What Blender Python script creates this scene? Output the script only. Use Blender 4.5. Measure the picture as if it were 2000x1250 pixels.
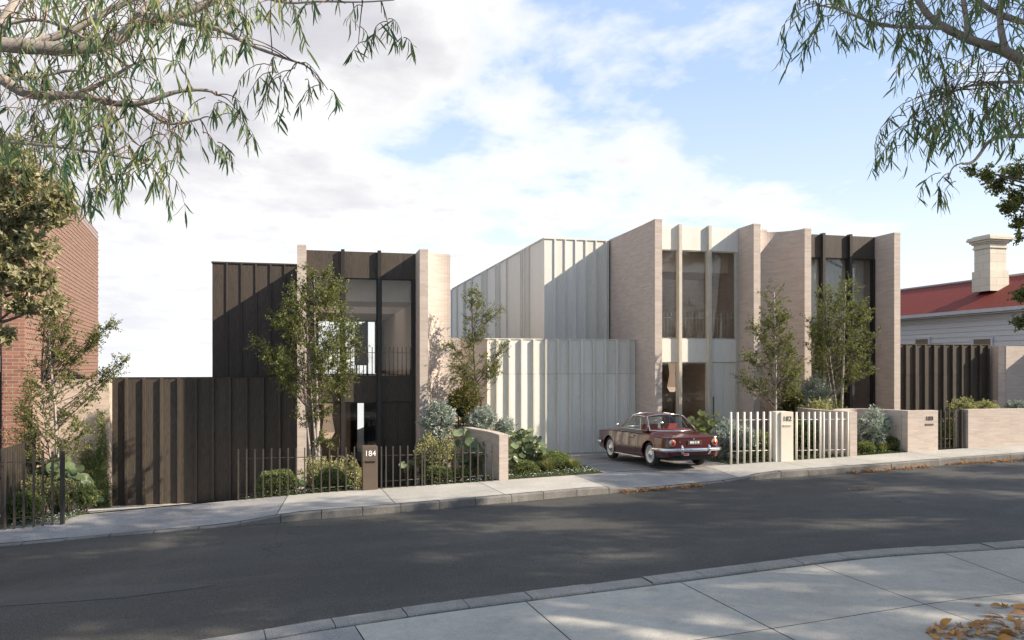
import bpy, math, random
import numpy as np
from mathutils import Vector, Matrix, noise
R = math.radians
rnd = random.Random(7)
for o in list(bpy.data.objects): bpy.data.objects.remove(o)
S = bpy.context.scene
COL = S.collection

# ------------------------------------------------------------------ camera
F, CX, HY, EYE = 1567.0, 1000.0, 715.0, 2.33       # focal length (px of 2000), centre, horizon row, eye height
TH = math.atan(390/1567.0); SN, CS = math.sin(TH), math.cos(TH)
cam = bpy.data.cameras.new('camera'); co = bpy.data.objects.new('camera', cam); COL.objects.link(co)
cam.sensor_width = 36; cam.lens = F/2000*36; cam.shift_y = 0.045; cam.clip_end = 3000; cam.clip_start = 0.05
co.location = (0, 0, EYE); co.rotation_euler = (R(90), 0, -TH)
S.camera = co

# ------------------------------------------------------------------ light
SUNV = Vector((1.9, -1.0, 1.33)).normalized()
SUN_EL = math.asin(SUNV.z); SUN_ROT = math.atan2(SUNV.x, SUNV.y)
sl = bpy.data.lights.new('sun', 'SUN'); so = bpy.data.objects.new('sun', sl); COL.objects.link(so)
sl.energy = 5.0; sl.angle = R(0.53); sl.color = (1.0, 0.855, 0.69)
so.rotation_euler = SUNV.to_track_quat('Z', 'Y').to_euler(); so.location = (20, -10, 30)
S.view_settings.view_transform = 'Standard'; S.view_settings.look = 'None'
S.view_settings.exposure = 0.80; S.view_settings.gamma = 1
S.render.engine = 'CYCLES'
S.cycles.max_bounces = 8; S.cycles.transparent_max_bounces = 12

def build_world():
    w = bpy.data.worlds.new('World'); S.world = w; w.use_nodes = True
    nt = w.node_tree; N = nt.nodes; L = nt.links; N.clear()
    def n(t, **k):
        x = N.new(t)
        for a, b in k.items(): setattr(x, a, b)
        return x
    def mth(op, a, b=None, c=None, clamp=False):
        x = n('ShaderNodeMath', operation=op, use_clamp=clamp)
        for i, v in enumerate((a, b, c)):
            if v is None: continue
            if isinstance(v, (int, float)): x.inputs[i].default_value = v
            else: L.new(v, x.inputs[i])
        return x.outputs[0]
    def ramp(f, stops):
        x = n('ShaderNodeValToRGB'); L.new(f, x.inputs[0]); e = x.color_ramp.elements
        while len(e) < len(stops): e.new(0.5)
        for i, (p, c) in enumerate(stops):
            e[i].position = p; e[i].color = (c if isinstance(c, tuple) else (c, c, c)) + (1,)
        return x.outputs[0]
    def mix(f, a, b):
        x = n('ShaderNodeMix', data_type='RGBA')
        if isinstance(f, (int, float)): x.inputs[0].default_value = f
        else: L.new(f, x.inputs[0])
        for s, v in ((6, a), (7, b)):
            if isinstance(v, tuple): x.inputs[s].default_value = v + (1,)
            else: L.new(v, x.inputs[s])
        return x.outputs[2]
    sky = n('ShaderNodeTexSky', sky_type='NISHITA', sun_disc=False)
    sky.sun_elevation = SUN_EL; sky.sun_rotation = SUN_ROT; sky.air_density = 1.0; sky.dust_density = 0.6; sky.ozone_density = 1.6
    tc = n('ShaderNodeTexCoord'); sp = n('ShaderNodeSeparateXYZ'); L.new(tc.outputs['Generated'], sp.inputs[0])
    X, Y, Z = sp.outputs
    sc = n('ShaderNodeVectorMath', operation='SCALE'); L.new(sky.outputs[0], sc.inputs[0]); sc.inputs['Scale'].default_value = 0.15
    # cloud plane coordinates of this direction
    den = mth('ADD', mth('MAXIMUM', Z, 0.0), 0.16)
    cb = n('ShaderNodeCombineXYZ'); L.new(mth('DIVIDE', X, den), cb.inputs[0]); L.new(mth('DIVIDE', Y, den), cb.inputs[1]); cb.inputs[2].default_value = 3.7
    def nz(vec, s, det, rough, dist=0.0, lac=2.0):
        x = n('ShaderNodeTexNoise'); L.new(vec, x.inputs['Vector']); x.inputs['Scale'].default_value = s
        x.inputs['Detail'].default_value = det; x.inputs['Roughness'].default_value = rough; x.inputs['Distortion'].default_value = dist
        return x.outputs[0]
    mp = n('ShaderNodeMapping'); L.new(cb.outputs[0], mp.inputs[0]); mp.inputs['Location'].default_value = (2.1, 0.9, 0); mp.inputs['Scale'].default_value = (1.15, 1.0, 1)
    big = nz(mp.outputs[0], 1.35, 9, 0.56, 0.15)
    fine = nz(mp.outputs[0], 4.2, 7, 0.60, 0.2)
    side = mth('SUBTRACT', mth('MULTIPLY', X, CS), mth('MULTIPLY', Y, SN))     # how far to the right of the view the direction lies
    cov = mth('ADD', mth('MULTIPLY', big, 0.78), mth('MULTIPLY', fine, 0.22))
    cov = mth('SUBTRACT', cov, mth('MULTIPLY', mth('ADD', side, 0.04), 0.30))
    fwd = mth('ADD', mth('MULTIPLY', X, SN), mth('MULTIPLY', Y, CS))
    front = ramp(mth('ADD', mth('MULTIPLY', fwd, 0.5), 0.5), [(0.0, 0.30), (0.42, 0.36), (0.62, 1.0)])     # unseen sky behind the camera kept clearer, lowering and cooling the ambient light
    mask = ramp(cov, [(0.0, 0.0), (0.415, 0.0), (0.475, 0.55), (0.54, 1.0)])
    thick = ramp(cov, [(0.0, 0.0), (0.48, 0.0), (0.58, 0.75), (0.70, 1.0)])
    shade2 = nz(mp.outputs[0], 2.3, 7, 0.55, 0.1)
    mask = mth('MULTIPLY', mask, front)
    thick = mth('MULTIPLY', thick, ramp(shade2, [(0.0, 0.2), (0.38, 0.35), (0.60, 1.0)]))
    ccol = mix(thick, (0.90, 0.895, 0.885), (0.52, 0.515, 0.565))
    # the Nishita blue, washed by high thin haze
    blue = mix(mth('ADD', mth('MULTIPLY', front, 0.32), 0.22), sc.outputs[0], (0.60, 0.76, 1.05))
    col = mix(mask, blue, ccol)
    low = ramp(Z, [(0.0, 1.0), (0.02, 0.90), (0.10, 0.62), (0.20, 0.26), (0.33, 0.0)])
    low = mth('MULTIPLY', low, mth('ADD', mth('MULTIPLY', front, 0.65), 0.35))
    col = mix(low, col, mix(thick, (0.95, 0.97, 0.985), (0.78, 0.785, 0.82)))
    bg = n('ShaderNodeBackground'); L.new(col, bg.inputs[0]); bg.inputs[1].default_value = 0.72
    out = n('ShaderNodeOutputWorld'); L.new(bg.outputs[0], out.inputs[0])
build_world()

# ------------------------------------------------------------------ geometry of the place
def ray(px, py):
    u = (px-CX)/F; v = (HY-py)/F
    return (SN+u*CS, CS-u*SN, v)
def atY(px, Y, z=None, py=None):
    d = ray(px, py if py is not None else HY); s = Y/d[1]
    return Vector((s*d[0], Y, z if z is not None else EYE+s*d[2]))
def atD(px, py, dep):
    d = ray(px, py); return Vector((d[0]*dep, d[1]*dep, EYE+d[2]*dep))
def gz(x):
    x = max(-70, min(90, x))
    return -0.135 + (0.0325*x if x >= 0 else 0.058*x)
def onG(px, py, off=0.0):
    d = ray(px, py); s = 10.0
    for _ in range(30):
        s = (EYE-(gz(s*d[0])+off))/(-d[2])
    return Vector((s*d[0], s*d[1], gz(s*d[0])+off))
TK = [(-90, -0.9), (-4.7, -0.99), (-0.5, -0.99), (-0.1, -0.74), (3.35, -0.72), (3.75, -0.03), (8.6, 0.0), (9.0, 0.06), (20, 0.1), (90, 0.3)]
def H(x, y):
    g = gz(x)
    if y <= 16.05: return g
    t = float(np.interp(x, [k[0] for k in TK], [k[1] for k in TK]))
    w = min(1, (y-16.05)/4.5)
    return g*(1-w)+t*w

# ------------------------------------------------------------------ object helpers
def tag(o, label=None, cat=None, group=None, kind=None):
    if label: o['label'] = label
    if cat: o['category'] = cat
    if group: o['group'] = group
    if kind: o['kind'] = kind
    return o
def thing(name, loc, label, cat, group=None, rz=0.0):
    o = bpy.data.objects.new(name, None); COL.objects.link(o); o.location = loc; o.rotation_euler[2] = rz
    o.empty_display_size = 0.2
    return tag(o, label, cat, group)
def worldloc(o):
    v = Vector((0, 0, 0))
    while o is not None: v = v+Vector(o.location); o = o.parent
    return v
class MB:
    def __init__(s): s.v = []; s.f = []; s.uv = []; s.sm = []
    def face(s, pts, uvs=None, smooth=False):
        b = len(s.v); s.v += [tuple(p) for p in pts]; s.f.append(tuple(range(b, b+len(pts))))
        s.uv.append(uvs if uvs else [(0, 0)]*len(pts)); s.sm.append(smooth)
        return s
    def add(s, verts, faces, uvs=None, smooth=False):
        b = len(s.v); s.v += [tuple(p) for p in verts]
        for i, f in enumerate(faces):
            s.f.append(tuple(b+k for k in f)); s.uv.append(uvs[i] if uvs else [(0, 0)]*len(f)); s.sm.append(smooth)
        return s
    def box(s, x0, x1, y0, y1, z0, z1):
        if x0 > x1: x0, x1 = x1, x0
        V = [(x0,y0,z0),(x1,y0,z0),(x1,y1,z0),(x0,y1,z0),(x0,y0,z1),(x1,y0,z1),(x1,y1,z1),(x0,y1,z1)]
        Fs = [(0,3,2,1),(4,5,6,7),(0,1,5,4),(1,2,6,5),(2,3,7,6),(3,0,4,7)]
        def uvf(f):
            r = []
            for k in f:
                p = V[k]
                if f in ((0,3,2,1),(4,5,6,7)): r.append((p[0], p[1]))
                elif f in ((0,1,5,4),(2,3,7,6)): r.append((p[0], p[2]))
                else: r.append((p[1], p[2]))
            return r
        return s.add(V, Fs, [uvf(f) for f in Fs])
    def prism(s, poly, z0, z1, smooth=False, top=True):
        n = len(poly); zf0 = z0 if callable(z0) else (lambda x, y: z0); zf1 = z1 if callable(z1) else (lambda x, y: z1)
        b = len(s.v); acc = 0.0
        for i in range(n):
            p, q = poly[i], poly[(i+1) % n]; l = math.hypot(q[0]-p[0], q[1]-p[1])
            zs = (zf0(*p), zf0(*q), zf1(*q), zf1(*p))
            s.face([(p[0],p[1],zs[0]),(q[0],q[1],zs[1]),(q[0],q[1],zs[2]),(p[0],p[1],zs[3])],
                   [(acc,zs[0]),(acc+l,zs[1]),(acc+l,zs[2]),(acc,zs[3])], smooth); acc += l
        if top:
            s.face([(p[0],p[1],zf1(*p)) for p in poly], [(p[0]*1.0, p[1]) for p in poly])
        return s
    def path_wall(s, pts, th, z0, z1, side=0.5):
        """wall of thickness th along a plan polyline; side = share of the thickness lying left of the path"""
        n = len(pts); A = []; B = []
        for i in range(n):
            a = Vector(pts[max(0, i-1)]); b = Vector(pts[min(n-1, i+1)]); d = (b-a).normalized(); nn = Vector((-d.y, d.x))
            p = Vector(pts[i]); A.append(p+nn*th*side); B.append(p-nn*th*(1-side))
        return s.prism([tuple(p) for p in B]+[tuple(p) for p in reversed(A)], z0, z1)
    def tube(s, pts, rad, sides=6, cap=True):
        pts = [Vector(p) for p in pts]; n = len(pts)
        if not hasattr(rad, '__len__'): rad = [rad]*n
        b = len(s.v); up = Vector((0, 0, 1)); prev = None
        for i, p in enumerate(pts):
            d = (pts[min(n-1, i+1)]-pts[max(0, i-1)])
            d = d.normalized() if d.length > 1e-9 else up
            if prev is None:
                a = d.cross(Vector((1, 0, 0)) if abs(d.x) < 0.8 else Vector((0, 1, 0))).normalized()
            else:
                a = (prev-d*prev.dot(d)); a = a.normalized() if a.length > 1e-6 else d.orthogonal().normalized()
            prev = a; c = d.cross(a)
            for k in range(sides):
                t = 2*math.pi*k/sides; s.v.append(tuple(p+(a*math.cos(t)+c*math.sin(t))*rad[i]))
        for i in range(n-1):
            for k in range(sides):
                k2 = (k+1) % sides; s.f.append((b+i*sides+k, b+i*sides+k2, b+(i+1)*sides+k2, b+(i+1)*sides+k)); s.uv.append([(0,0)]*4); s.sm.append(True)
        if cap:
            s.f.append(tuple(b+k for k in reversed(range(sides)))); s.uv.append([(0,0)]*sides); s.sm.append(False)
            s.f.append(tuple(b+(n-1)*sides+k for k in range(sides))); s.uv.append([(0,0)]*sides); s.sm.append(False)
        return s
    def lathe(s, prof, c=(0,0,0), axis='z', sides=24, smooth=True):
        b = len(s.v); m = len(prof)
        for r, h in prof:
            for k in range(sides):
                t = 2*math.pi*k/sides; a, d = r*math.cos(t), r*math.sin(t)
                p = {'z': (a, d, h), 'x': (h, a, d), 'y': (a, h, d)}[axis]
                s.v.append((p[0]+c[0], p[1]+c[1], p[2]+c[2]))
        for i in range(m-1):
            for k in range(sides):
                k2 = (k+1) % sides; s.f.append((b+i*sides+k, b+i*sides+k2, b+(i+1)*sides+k2, b+(i+1)*sides+k)); s.uv.append([(0,0)]*4); s.sm.append(smooth)
        return s
    def build(s, name, mat, parent=None, loc=None, local=False, bevel=0.0):
        me = bpy.data.meshes.new(name)
        off = Vector((0, 0, 0))
        if parent is not None and not local: off = worldloc(parent)
        elif loc is not None: off = Vector(loc)
        V = np.array(s.v, dtype=np.float64).reshape(-1, 3)-np.array(off)
        me.from_pydata(V.tolist(), [], s.f)
        ul = me.uv_layers.new(name='UVMap')
        flat = [c for f in s.uv for p in f for c in p]
        ul.data.foreach_set('uv', flat)
        me.polygons.foreach_set('use_smooth', s.sm)
        me.materials.append(mat); me.update()
        o = bpy.data.objects.new(name, me); COL.objects.link(o)
        if parent is not None: o.parent = parent
        elif loc is not None: o.location = loc
        if bevel:
            m = o.modifiers.new('bevel', 'BEVEL'); m.width = bevel; m.segments = 2; m.limit_method = 'ANGLE'
        return o
def np_mesh(name, V, Fq, mat, parent=None, loc=None, smooth=True, tris=False, local=False):
    """fast mesh from numpy arrays: V (n,3), Fq (m,4) or (m,3)"""
    me = bpy.data.meshes.new(name)
    off = np.array(worldloc(parent) if (parent is not None and not local) else (loc if loc is not None else (0, 0, 0)))
    V = np.asarray(V, dtype=np.float64)-off; k = Fq.shape[1]
    me.vertices.add(len(V)); me.vertices.foreach_set('co', V.astype(np.float32).ravel())
    me.loops.add(Fq.size); me.loops.foreach_set('vertex_index', Fq.astype(np.int32).ravel())
    me.polygons.add(len(Fq)); me.polygons.foreach_set('loop_start', np.arange(0, Fq.size, k, dtype=np.int32))
    me.polygons.foreach_set('use_smooth', np.full(len(Fq), smooth)); me.update(calc_edges=True); me.validate()
    me.materials.append(mat)
    o = bpy.data.objects.new(name, me); COL.objects.link(o)
    if parent is not None: o.parent = parent
    elif loc is not None: o.location = loc
    return o
def copy_thing(o, loc=None, rz=None, label=None, parent=None):
    c = o.copy(); COL.objects.link(c); c.parent = parent
    if loc is not None: c.location = loc
    if rz is not None: c.rotation_euler[2] = rz
    if label: c['label'] = label
    for ch in o.children: copy_thing(ch, parent=c)
    return c

# ------------------------------------------------------------------ materials
class M:
    def __init__(s, name):
        s.m = bpy.data.materials.new(name); s.m.use_nodes = True; s.t = s.m.node_tree; s.t.nodes.clear()
        s.out = s.n('ShaderNodeOutputMaterial')
    def n(s, t, **k):
        x = s.t.nodes.new(t)
        for a, b in k.items(): setattr(x, a, b)
        return x
    def l(s, a, b): s.t.links.new(a, b)
    def coord(s, which='Object', scale=(1,1,1), rot=(0,0,0)):
        tc = s.n('ShaderNodeTexCoord'); mp = s.n('ShaderNodeMapping'); s.l(tc.outputs[which], mp.inputs[0])
        mp.inputs['Scale'].default_value = scale; mp.inputs['Rotation'].default_value = rot
        return mp.outputs[0]
    def wcoord(s, scale=(1,1,1)):
        g = s.n('ShaderNodeNewGeometry'); mp = s.n('ShaderNodeMapping'); s.l(g.outputs['Position'], mp.inputs[0]); mp.inputs['Scale'].default_value = scale
        return mp.outputs[0]
    def noise(s, vec, scale, det=4, rough=0.55, dist=0.0):
        x = s.n('ShaderNodeTexNoise'); s.l(vec, x.inputs['Vector'])
        x.inputs['Scale'].default_value = scale; x.inputs['Detail'].default_value = det; x.inputs['Roughness'].default_value = rough; x.inputs['Distortion'].default_value = dist
        return x.outputs[0]
    def ramp(s, f, stops, interp='LINEAR'):
        x = s.n('ShaderNodeValToRGB'); s.l(f, x.inputs[0]); e = x.color_ramp.elements; x.color_ramp.interpolation = interp
        while len(e) < len(stops): e.new(0.5)
        for i, (p, c) in enumerate(stops):
            e[i].position = p; e[i].color = (c if isinstance(c, tuple) else (c, c, c))+(1,)
        return x.outputs[0]
    def mix(s, f, a, b, mode='MIX'):
        x = s.n('ShaderNodeMix', data_type='RGBA', blend_type=mode)
        if isinstance(f, (int, float)): x.inputs[0].default_value = f
        else: s.l(f, x.inputs[0])
        for i, v in ((6, a), (7, b)):
            if isinstance(v, tuple): x.inputs[i].default_value = v+(1,)
            else: s.l(v, x.inputs[i])
        return x.outputs[2]
    def math(s, op, a, b=0.0):
        x = s.n('ShaderNodeMath', operation=op)
        for i, v in enumerate((a, b)):
            if isinstance(v, (int, float)): x.inputs[i].default_value = v
            else: s.l(v, x.inputs[i])
        return x.outputs[0]
    def bump(s, h, strength=0.3, dist=0.01):
        x = s.n('ShaderNodeBump'); s.l(h, x.inputs['Height']); x.inputs['Strength'].default_value = strength; x.inputs['Distance'].default_value = dist
        return x.outputs[0]
    def pbr(s, col, rough=0.7, metal=0.0, normal=None, spec=0.5, **k):
        p = s.n('ShaderNodeBsdfPrincipled')
        for key, v in (('Base Color', col), ('Roughness', rough), ('Metallic', metal), ('Specular IOR Level', spec)):
            if isinstance(v, tuple): p.inputs[key].default_value = v+(1,)
            elif isinstance(v, (int, float)): p.inputs[key].default_value = v
            else: s.l(v, p.inputs[key])
        for key, v in k.items(): p.inputs[key.replace('_', ' ')].default_value = v
        if normal is not None: s.l(normal, p.inputs['Normal'])
        return p.outputs[0]
    def done(s, sh): s.l(sh, s.out.inputs[0]); return s.m

def mat_brick(name, c1, c2, mortar, w=0.29, h=0.052, ms=0.005, var=0.5, bump=0.35):
    m = M(name); uv = m.coord('UV')
    b = m.n('ShaderNodeTexBrick'); m.l(uv, b.inputs['Vector'])
    b.inputs['Color1'].default_value = c1+(1,); b.inputs['Color2'].default_value = c2+(1,); b.inputs['Mortar'].default_value = mortar+(1,)
    b.inputs['Scale'].default_value = 1; b.inputs['Mortar Size'].default_value = ms; b.inputs['Mortar Smooth'].default_value = 0.2
    b.inputs['Brick Width'].default_value = w; b.inputs['Row Height'].default_value = h; b.inputs['Bias'].default_value = 0.0
    big = m.noise(m.coord('UV', (1.0, 1.6, 1)), 2.2, 5, 0.6)
    cell = m.noise(m.coord('UV', (3.2, 17, 1)), 1.0, 2, 0.5)
    f = m.noise(uv, 60, 3, 0.6)
    c = m.mix(0.13, b.outputs[0], m.ramp(cell, [(0.3, 0.36), (0.5, 0.5), (0.72, 0.68)]), 'OVERLAY')
    c = m.mix(0.35*var*2, c, m.ramp(big, [(0.3, 0.42), (0.7, 0.58)]), 'OVERLAY')
    c = m.mix(0.25, c, m.ramp(f, [(0.3, 0.3), (0.7, 0.7)]), 'OVERLAY')
    hgt = m.math('ADD', m.math('MULTIPLY', b.outputs['Fac'], -1.0), m.math('MULTIPLY', cell, 0.6))
    return m.done(m.pbr(c, 0.85, normal=m.bump(hgt, bump, 0.008), spec=0.25))
def mat_wood(name, dark, light, rough=0.6, amt=1.0, spec=0.35):
    m = M(name)
    g = m.n('ShaderNodeNewGeometry')
    tc = m.n('ShaderNodeTexCoord'); off = m.n('ShaderNodeVectorMath', operation='MULTIPLY_ADD')
    cb = m.n('ShaderNodeCombineXYZ')
    for i in range(3): m.l(g.outputs['Random Per Island'], cb.inputs[i])
    m.l(cb.outputs[0], off.inputs[0]); off.inputs[1].default_value = (37, 19, 23); m.l(tc.outputs['Object'], off.inputs[2])
    mp = m.n('ShaderNodeMapping'); m.l(off.outputs[0], mp.inputs[0]); mp.inputs['Scale'].default_value = (9, 9, 0.55)
    big = m.noise(mp.outputs[0], 1.0, 2, 0.5, 0.3)
    rings = m.math('FRACT', m.math('MULTIPLY', big, 16.0))
    rr = m.ramp(rings, [(0.0, 0.25), (0.25, 0.9), (0.7, 0.7), (1.0, 0.3)])
    mp2 = m.n('ShaderNodeMapping'); m.l(off.outputs[0], mp2.inputs[0]); mp2.inputs['Scale'].default_value = (90, 90, 2.2)
    fib = m.noise(mp2.outputs[0], 1.0, 4, 0.65)
    c = m.mix(m.math('MULTIPLY', m.math('ADD', m.math('MULTIPLY', rr, 0.75), m.math('MULTIPLY', fib, 0.55)), amt), dark, light)
    tone = m.ramp(g.outputs['Random Per Island'], [(0, 0.40), (1, 0.60)])
    c = m.mix(0.6, c, tone, 'OVERLAY')
    wz = m.noise(m.wcoord((5, 5, 0.45)), 1.0, 5, 0.6, 0.2); c = m.mix(0.35, c, m.ramp(wz, [(0.3, 0.36), (0.7, 0.62)]), 'OVERLAY')
    return m.done(m.pbr(c, rough, normal=m.bump(m.math('ADD', fib, m.math('MULTIPLY', rr, 0.4)), 0.25, 0.004), spec=spec))
def mat_plain(name, col, rough=0.6, metal=0.0, vary=0.12, scale=6, spec=0.5, **k):
    m = M(name); n1 = m.noise(m.wcoord(), scale, 5, 0.6)
    c = m.mix(vary*2, col, m.ramp(n1, [(0.3, 0.3), (0.7, 0.7)]), 'OVERLAY')
    return m.done(m.pbr(c, rough, metal, spec=spec, **k))
def mat_leaf(name, a, b, c=None, trans=0.35, rough=0.5):
    m = M(name); g = m.n('ShaderNodeNewGeometry')
    st = [(0.0, a), (0.6, b)] + ([(1.0, c)] if c else [])
    col = m.ramp(g.outputs['Random Per Island'], st)
    big = m.noise(m.wcoord(), 2.5, 2, 0.5)
    col = m.mix(0.5, col, m.ramp(big, [(0.35, 0.35), (0.65, 0.62)]), 'OVERLAY')
    p = m.pbr(col, rough, spec=0.35)
    t = m.n('ShaderNodeBsdfTranslucent'); m.l(m.mix(0.5, col, (0.6, 0.75, 0.15), 'SOFT_LIGHT'), t.inputs[0])
    ms = m.n('ShaderNodeMixShader'); ms.inputs[0].default_value = trans; m.l(p, ms.inputs[1]); m.l(t.outputs[0], ms.inputs[2])
    return m.done(ms.outputs[0])
def mat_glass(name, tint=(0.975, 0.975, 0.965), rough=0.0):
    m = M(name); fr = m.n('ShaderNodeFresnel'); fr.inputs[0].default_value = 1.52
    tr = m.n('ShaderNodeBsdfTransparent'); tr.inputs[0].default_value = tint+(1,)
    gl = m.n('ShaderNodeBsdfGlossy'); gl.inputs['Roughness'].default_value = rough
    ms = m.n('ShaderNodeMixShader'); f = m.math('MINIMUM', m.math('MULTIPLY', fr.outputs[0], 0.62), 1.0)
    m.l(f, ms.inputs[0]); m.l(tr.outputs[0], ms.inputs[1]); m.l(gl.outputs[0], ms.inputs[2])
    return m.done(ms.outputs[0])
def mat_asphalt(k=1.0):
    m = M('asphalt'); w = m.wcoord()
    sp = m.noise(w, 60, 4, 0.85); md = m.noise(w, 1.1, 6, 0.6, 0.4); st = m.noise(m.wcoord((0.25, 1.2, 1)), 1.0, 5, 0.6)
    c = m.mix(m.ramp(md, [(0.3, 0.0), (0.7, 1.0)]), (0.0245, 0.0245, 0.0225), (0.044, 0.0435, 0.040))
    c = m.mix(m.ramp(st, [(0.45, 0.0), (0.7, 0.6)]), c, (0.070, 0.069, 0.063))
    c = m.mix(m.ramp(sp, [(0.47, 0.0), (0.68, 0.7)]), c, (0.17, 0.168, 0.155)); c = m.mix(m.ramp(sp, [(0.28, 0.6), (0.46, 0.0)]), c, (0.010, 0.011, 0.012))
    pw = m.noise(m.wcoord((0.5, 1.0, 1)), 0.55, 4, 0.6, 0.6); c = m.mix(0.5, c, m.ramp(pw, [(0.3, 0.36), (0.7, 0.64)]), 'OVERLAY')
    cr = m.n('ShaderNodeTexVoronoi', feature='DISTANCE_TO_EDGE'); wj = m.n('ShaderNodeVectorMath', operation='ADD'); nj = m.n('ShaderNodeTexNoise'); m.l(w, nj.inputs['Vector']); nj.inputs['Scale'].default_value = 1.6; m.l(w, wj.inputs[0]); m.l(nj.outputs['Color'], wj.inputs[1]); m.l(wj.outputs[0], cr.inputs['Vector']); cr.inputs['Scale'].default_value = 0.22
    c = m.mix(m.math('MULTIPLY', m.ramp(cr.outputs['Distance'], [(0.0, 0.8), (0.0035, 0.0)]), m.ramp(pw, [(0.45, 0.0), (0.6, 1.0)])), c, (0.010, 0.010, 0.011))
    # sparse pale grit
    v = m.n('ShaderNodeTexVoronoi'); m.l(w, v.inputs['Vector']); v.inputs['Scale'].default_value = 14
    c = m.mix(m.ramp(v.outputs['Distance'], [(0.0, 0.7), (0.045, 0.0)]), c, (0.35, 0.34, 0.32))
    if k != 1: c = m.mix(0.16, c, (0.12, 0.125, 0.128))
    return m.done(m.pbr(c, m.ramp(md, [(0.3, 0.62), (0.7, 0.85)]), normal=m.bump(sp, 0.5, 0.006), spec=0.4))
def mat_concrete(name, a, b, agg=0.0, bump=0.15):
    m = M(name); w = m.wcoord(); g = m.n('ShaderNodeNewGeometry')
    big = m.noise(w, 0.9, 7, 0.62, 0.3); f = m.noise(w, 90, 3, 0.7); mid = m.noise(w, 9, 6, 0.7)
    c = m.mix(m.ramp(big, [(0.3, 0), (0.7, 1)]), a, b)
    c = m.mix(0.45, c, m.ramp(mid, [(0.3, 0.38), (0.7, 0.6)]), 'OVERLAY')
    st = m.noise(w, 2.7, 8, 0.72, 0.8)
    c = m.mix(m.ramp(st, [(0.56, 0.0), (0.72, 0.30)]), c, tuple(v*0.55 for v in a))
    c = m.mix(0.35+agg, c, m.ramp(f, [(0.35, 0.25), (0.65, 0.75)]), 'OVERLAY')
    c = m.mix(0.5, c, m.ramp(g.outputs['Random Per Island'], [(0, 0.44), (1, 0.56)]), 'OVERLAY')
    return m.done(m.pbr(c, 0.85, normal=m.bump(m.math('ADD', f, mid), bump+agg, 0.006), spec=0.3))

BRICK = mat_brick('pink_brick', (0.52, 0.45, 0.395), (0.44, 0.375, 0.33), (0.48, 0.43, 0.385), var=0.25)
BRICKCREAM = mat_brick('cream_brick', (0.58, 0.47, 0.385), (0.48, 0.385, 0.31), (0.50, 0.43, 0.36))
REDBRICK = mat_brick('red_brick', (0.31, 0.15, 0.105), (0.22, 0.10, 0.072), (0.32, 0.26, 0.22), 0.235, 0.078, 0.010, 0.6, 0.8)
DARKWOOD = mat_wood('dark_stained_timber', (0.0075, 0.0073, 0.007), (0.078, 0.064, 0.050))
PALEWOOD = mat_wood('pale_timber', (0.53, 0.53, 0.48), (0.73, 0.72, 0.66), 0.6, 0.9)
DARKMETAL = mat_plain('dark_bronze_metal', (0.035, 0.032, 0.03), 0.45, 0.3)
BRONZE = mat_plain('bronze_fence_metal', (0.075, 0.064, 0.052), 0.5, 0.3, 0.25, 9)
PALEMETAL = mat_plain('cream_painted_metal', (0.68, 0.65, 0.58), 0.5)
PALEFRAME = mat_plain('cream_frame', (0.50, 0.475, 0.41), 0.5)
GLASS = mat_glass('window_glass')
CARGLASS = mat_glass('car_glass', (0.80, 0.87, 0.86))
ASPHALT = mat_asphalt(); ASPHALT2 = mat_asphalt(1.5)
CONC = mat_concrete('pale_concrete', (0.34, 0.335, 0.305), (0.45, 0.44, 0.40))
CONC2 = mat_concrete('exposed_aggregate', (0.22, 0.22, 0.22), (0.33, 0.325, 0.315), 0.4, 0.3)
NEARKERB = mat_concrete('near_kerb_stone', (0.24, 0.235, 0.22), (0.34, 0.33, 0.31), 0.3, 0.9)
KERBM = mat_concrete('bluestone', (0.15, 0.145, 0.135), (0.24, 0.23, 0.212), 0.3, 0.9)
DRIVE = mat_concrete('driveway_paving', (0.20, 0.20, 0.20), (0.28, 0.275, 0.27), 0.1, 0.2)
STRIP = mat_concrete('driveway_strip', (0.5, 0.47, 0.42), (0.6, 0.57, 0.5))
SOIL = mat_concrete('garden_soil', (0.045, 0.035, 0.025), (0.09, 0.072, 0.05), 0.4, 0.8)
JOINT = mat_plain('joint_dark', (0.05, 0.047, 0.042), 0.9)
PLASTER = mat_plain('plaster', (0.70, 0.585, 0.49), 0.8, 0, 0.05)
TIMBERIN = mat_plain('walnut_lining', (0.22, 0.165, 0.125), 0.6, 0, 0.2)
BLACKM = mat_plain('black', (0.012, 0.012, 0.013), 0.6)
BARK = mat_concrete('pale_gum_bark', (0.26, 0.23, 0.20), (0.42, 0.38, 0.34), 0.2, 0.5)
BARK2 = mat_concrete('grey_brown_bark', (0.09, 0.075, 0.06), (0.17, 0.145, 0.115), 0.2, 0.5)
BARK3 = mat_concrete('reddish_twig_bark', (0.12, 0.08, 0.05), (0.2, 0.13, 0.09), 0.2, 0.5)
GUMLEAF = mat_leaf('gum_leaf', (0.05, 0.12, 0.08), (0.14, 0.20, 0.09), (0.38, 0.40, 0.18), 0.42, 0.38)
PEARLEAF = mat_leaf('small_tree_leaf', (0.08, 0.105, 0.03), (0.17, 0.19, 0.06), (0.29, 0.29, 0.11), 0.4, 0.5)
SHADELEAF = mat_leaf('street_tree_leaf', (0.04, 0.09, 0.04), (0.08, 0.13, 0.05), None, 0.2)
MAGLEAF = mat_leaf('broad_olive_leaf', (0.20, 0.19, 0.10), (0.37, 0.345, 0.20), (0.50, 0.465, 0.31), 0.4, 0.45)
BOXLEAF = mat_leaf('box_leaf', (0.08, 0.115, 0.035), (0.18, 0.22, 0.075), (0.32, 0.35, 0.14), 0.3, 0.45)
SILVERLEAF = mat_leaf('silver_leaf', (0.17, 0.21, 0.185), (0.36, 0.41, 0.365), (0.56, 0.60, 0.545), 0.2, 0.5)
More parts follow.
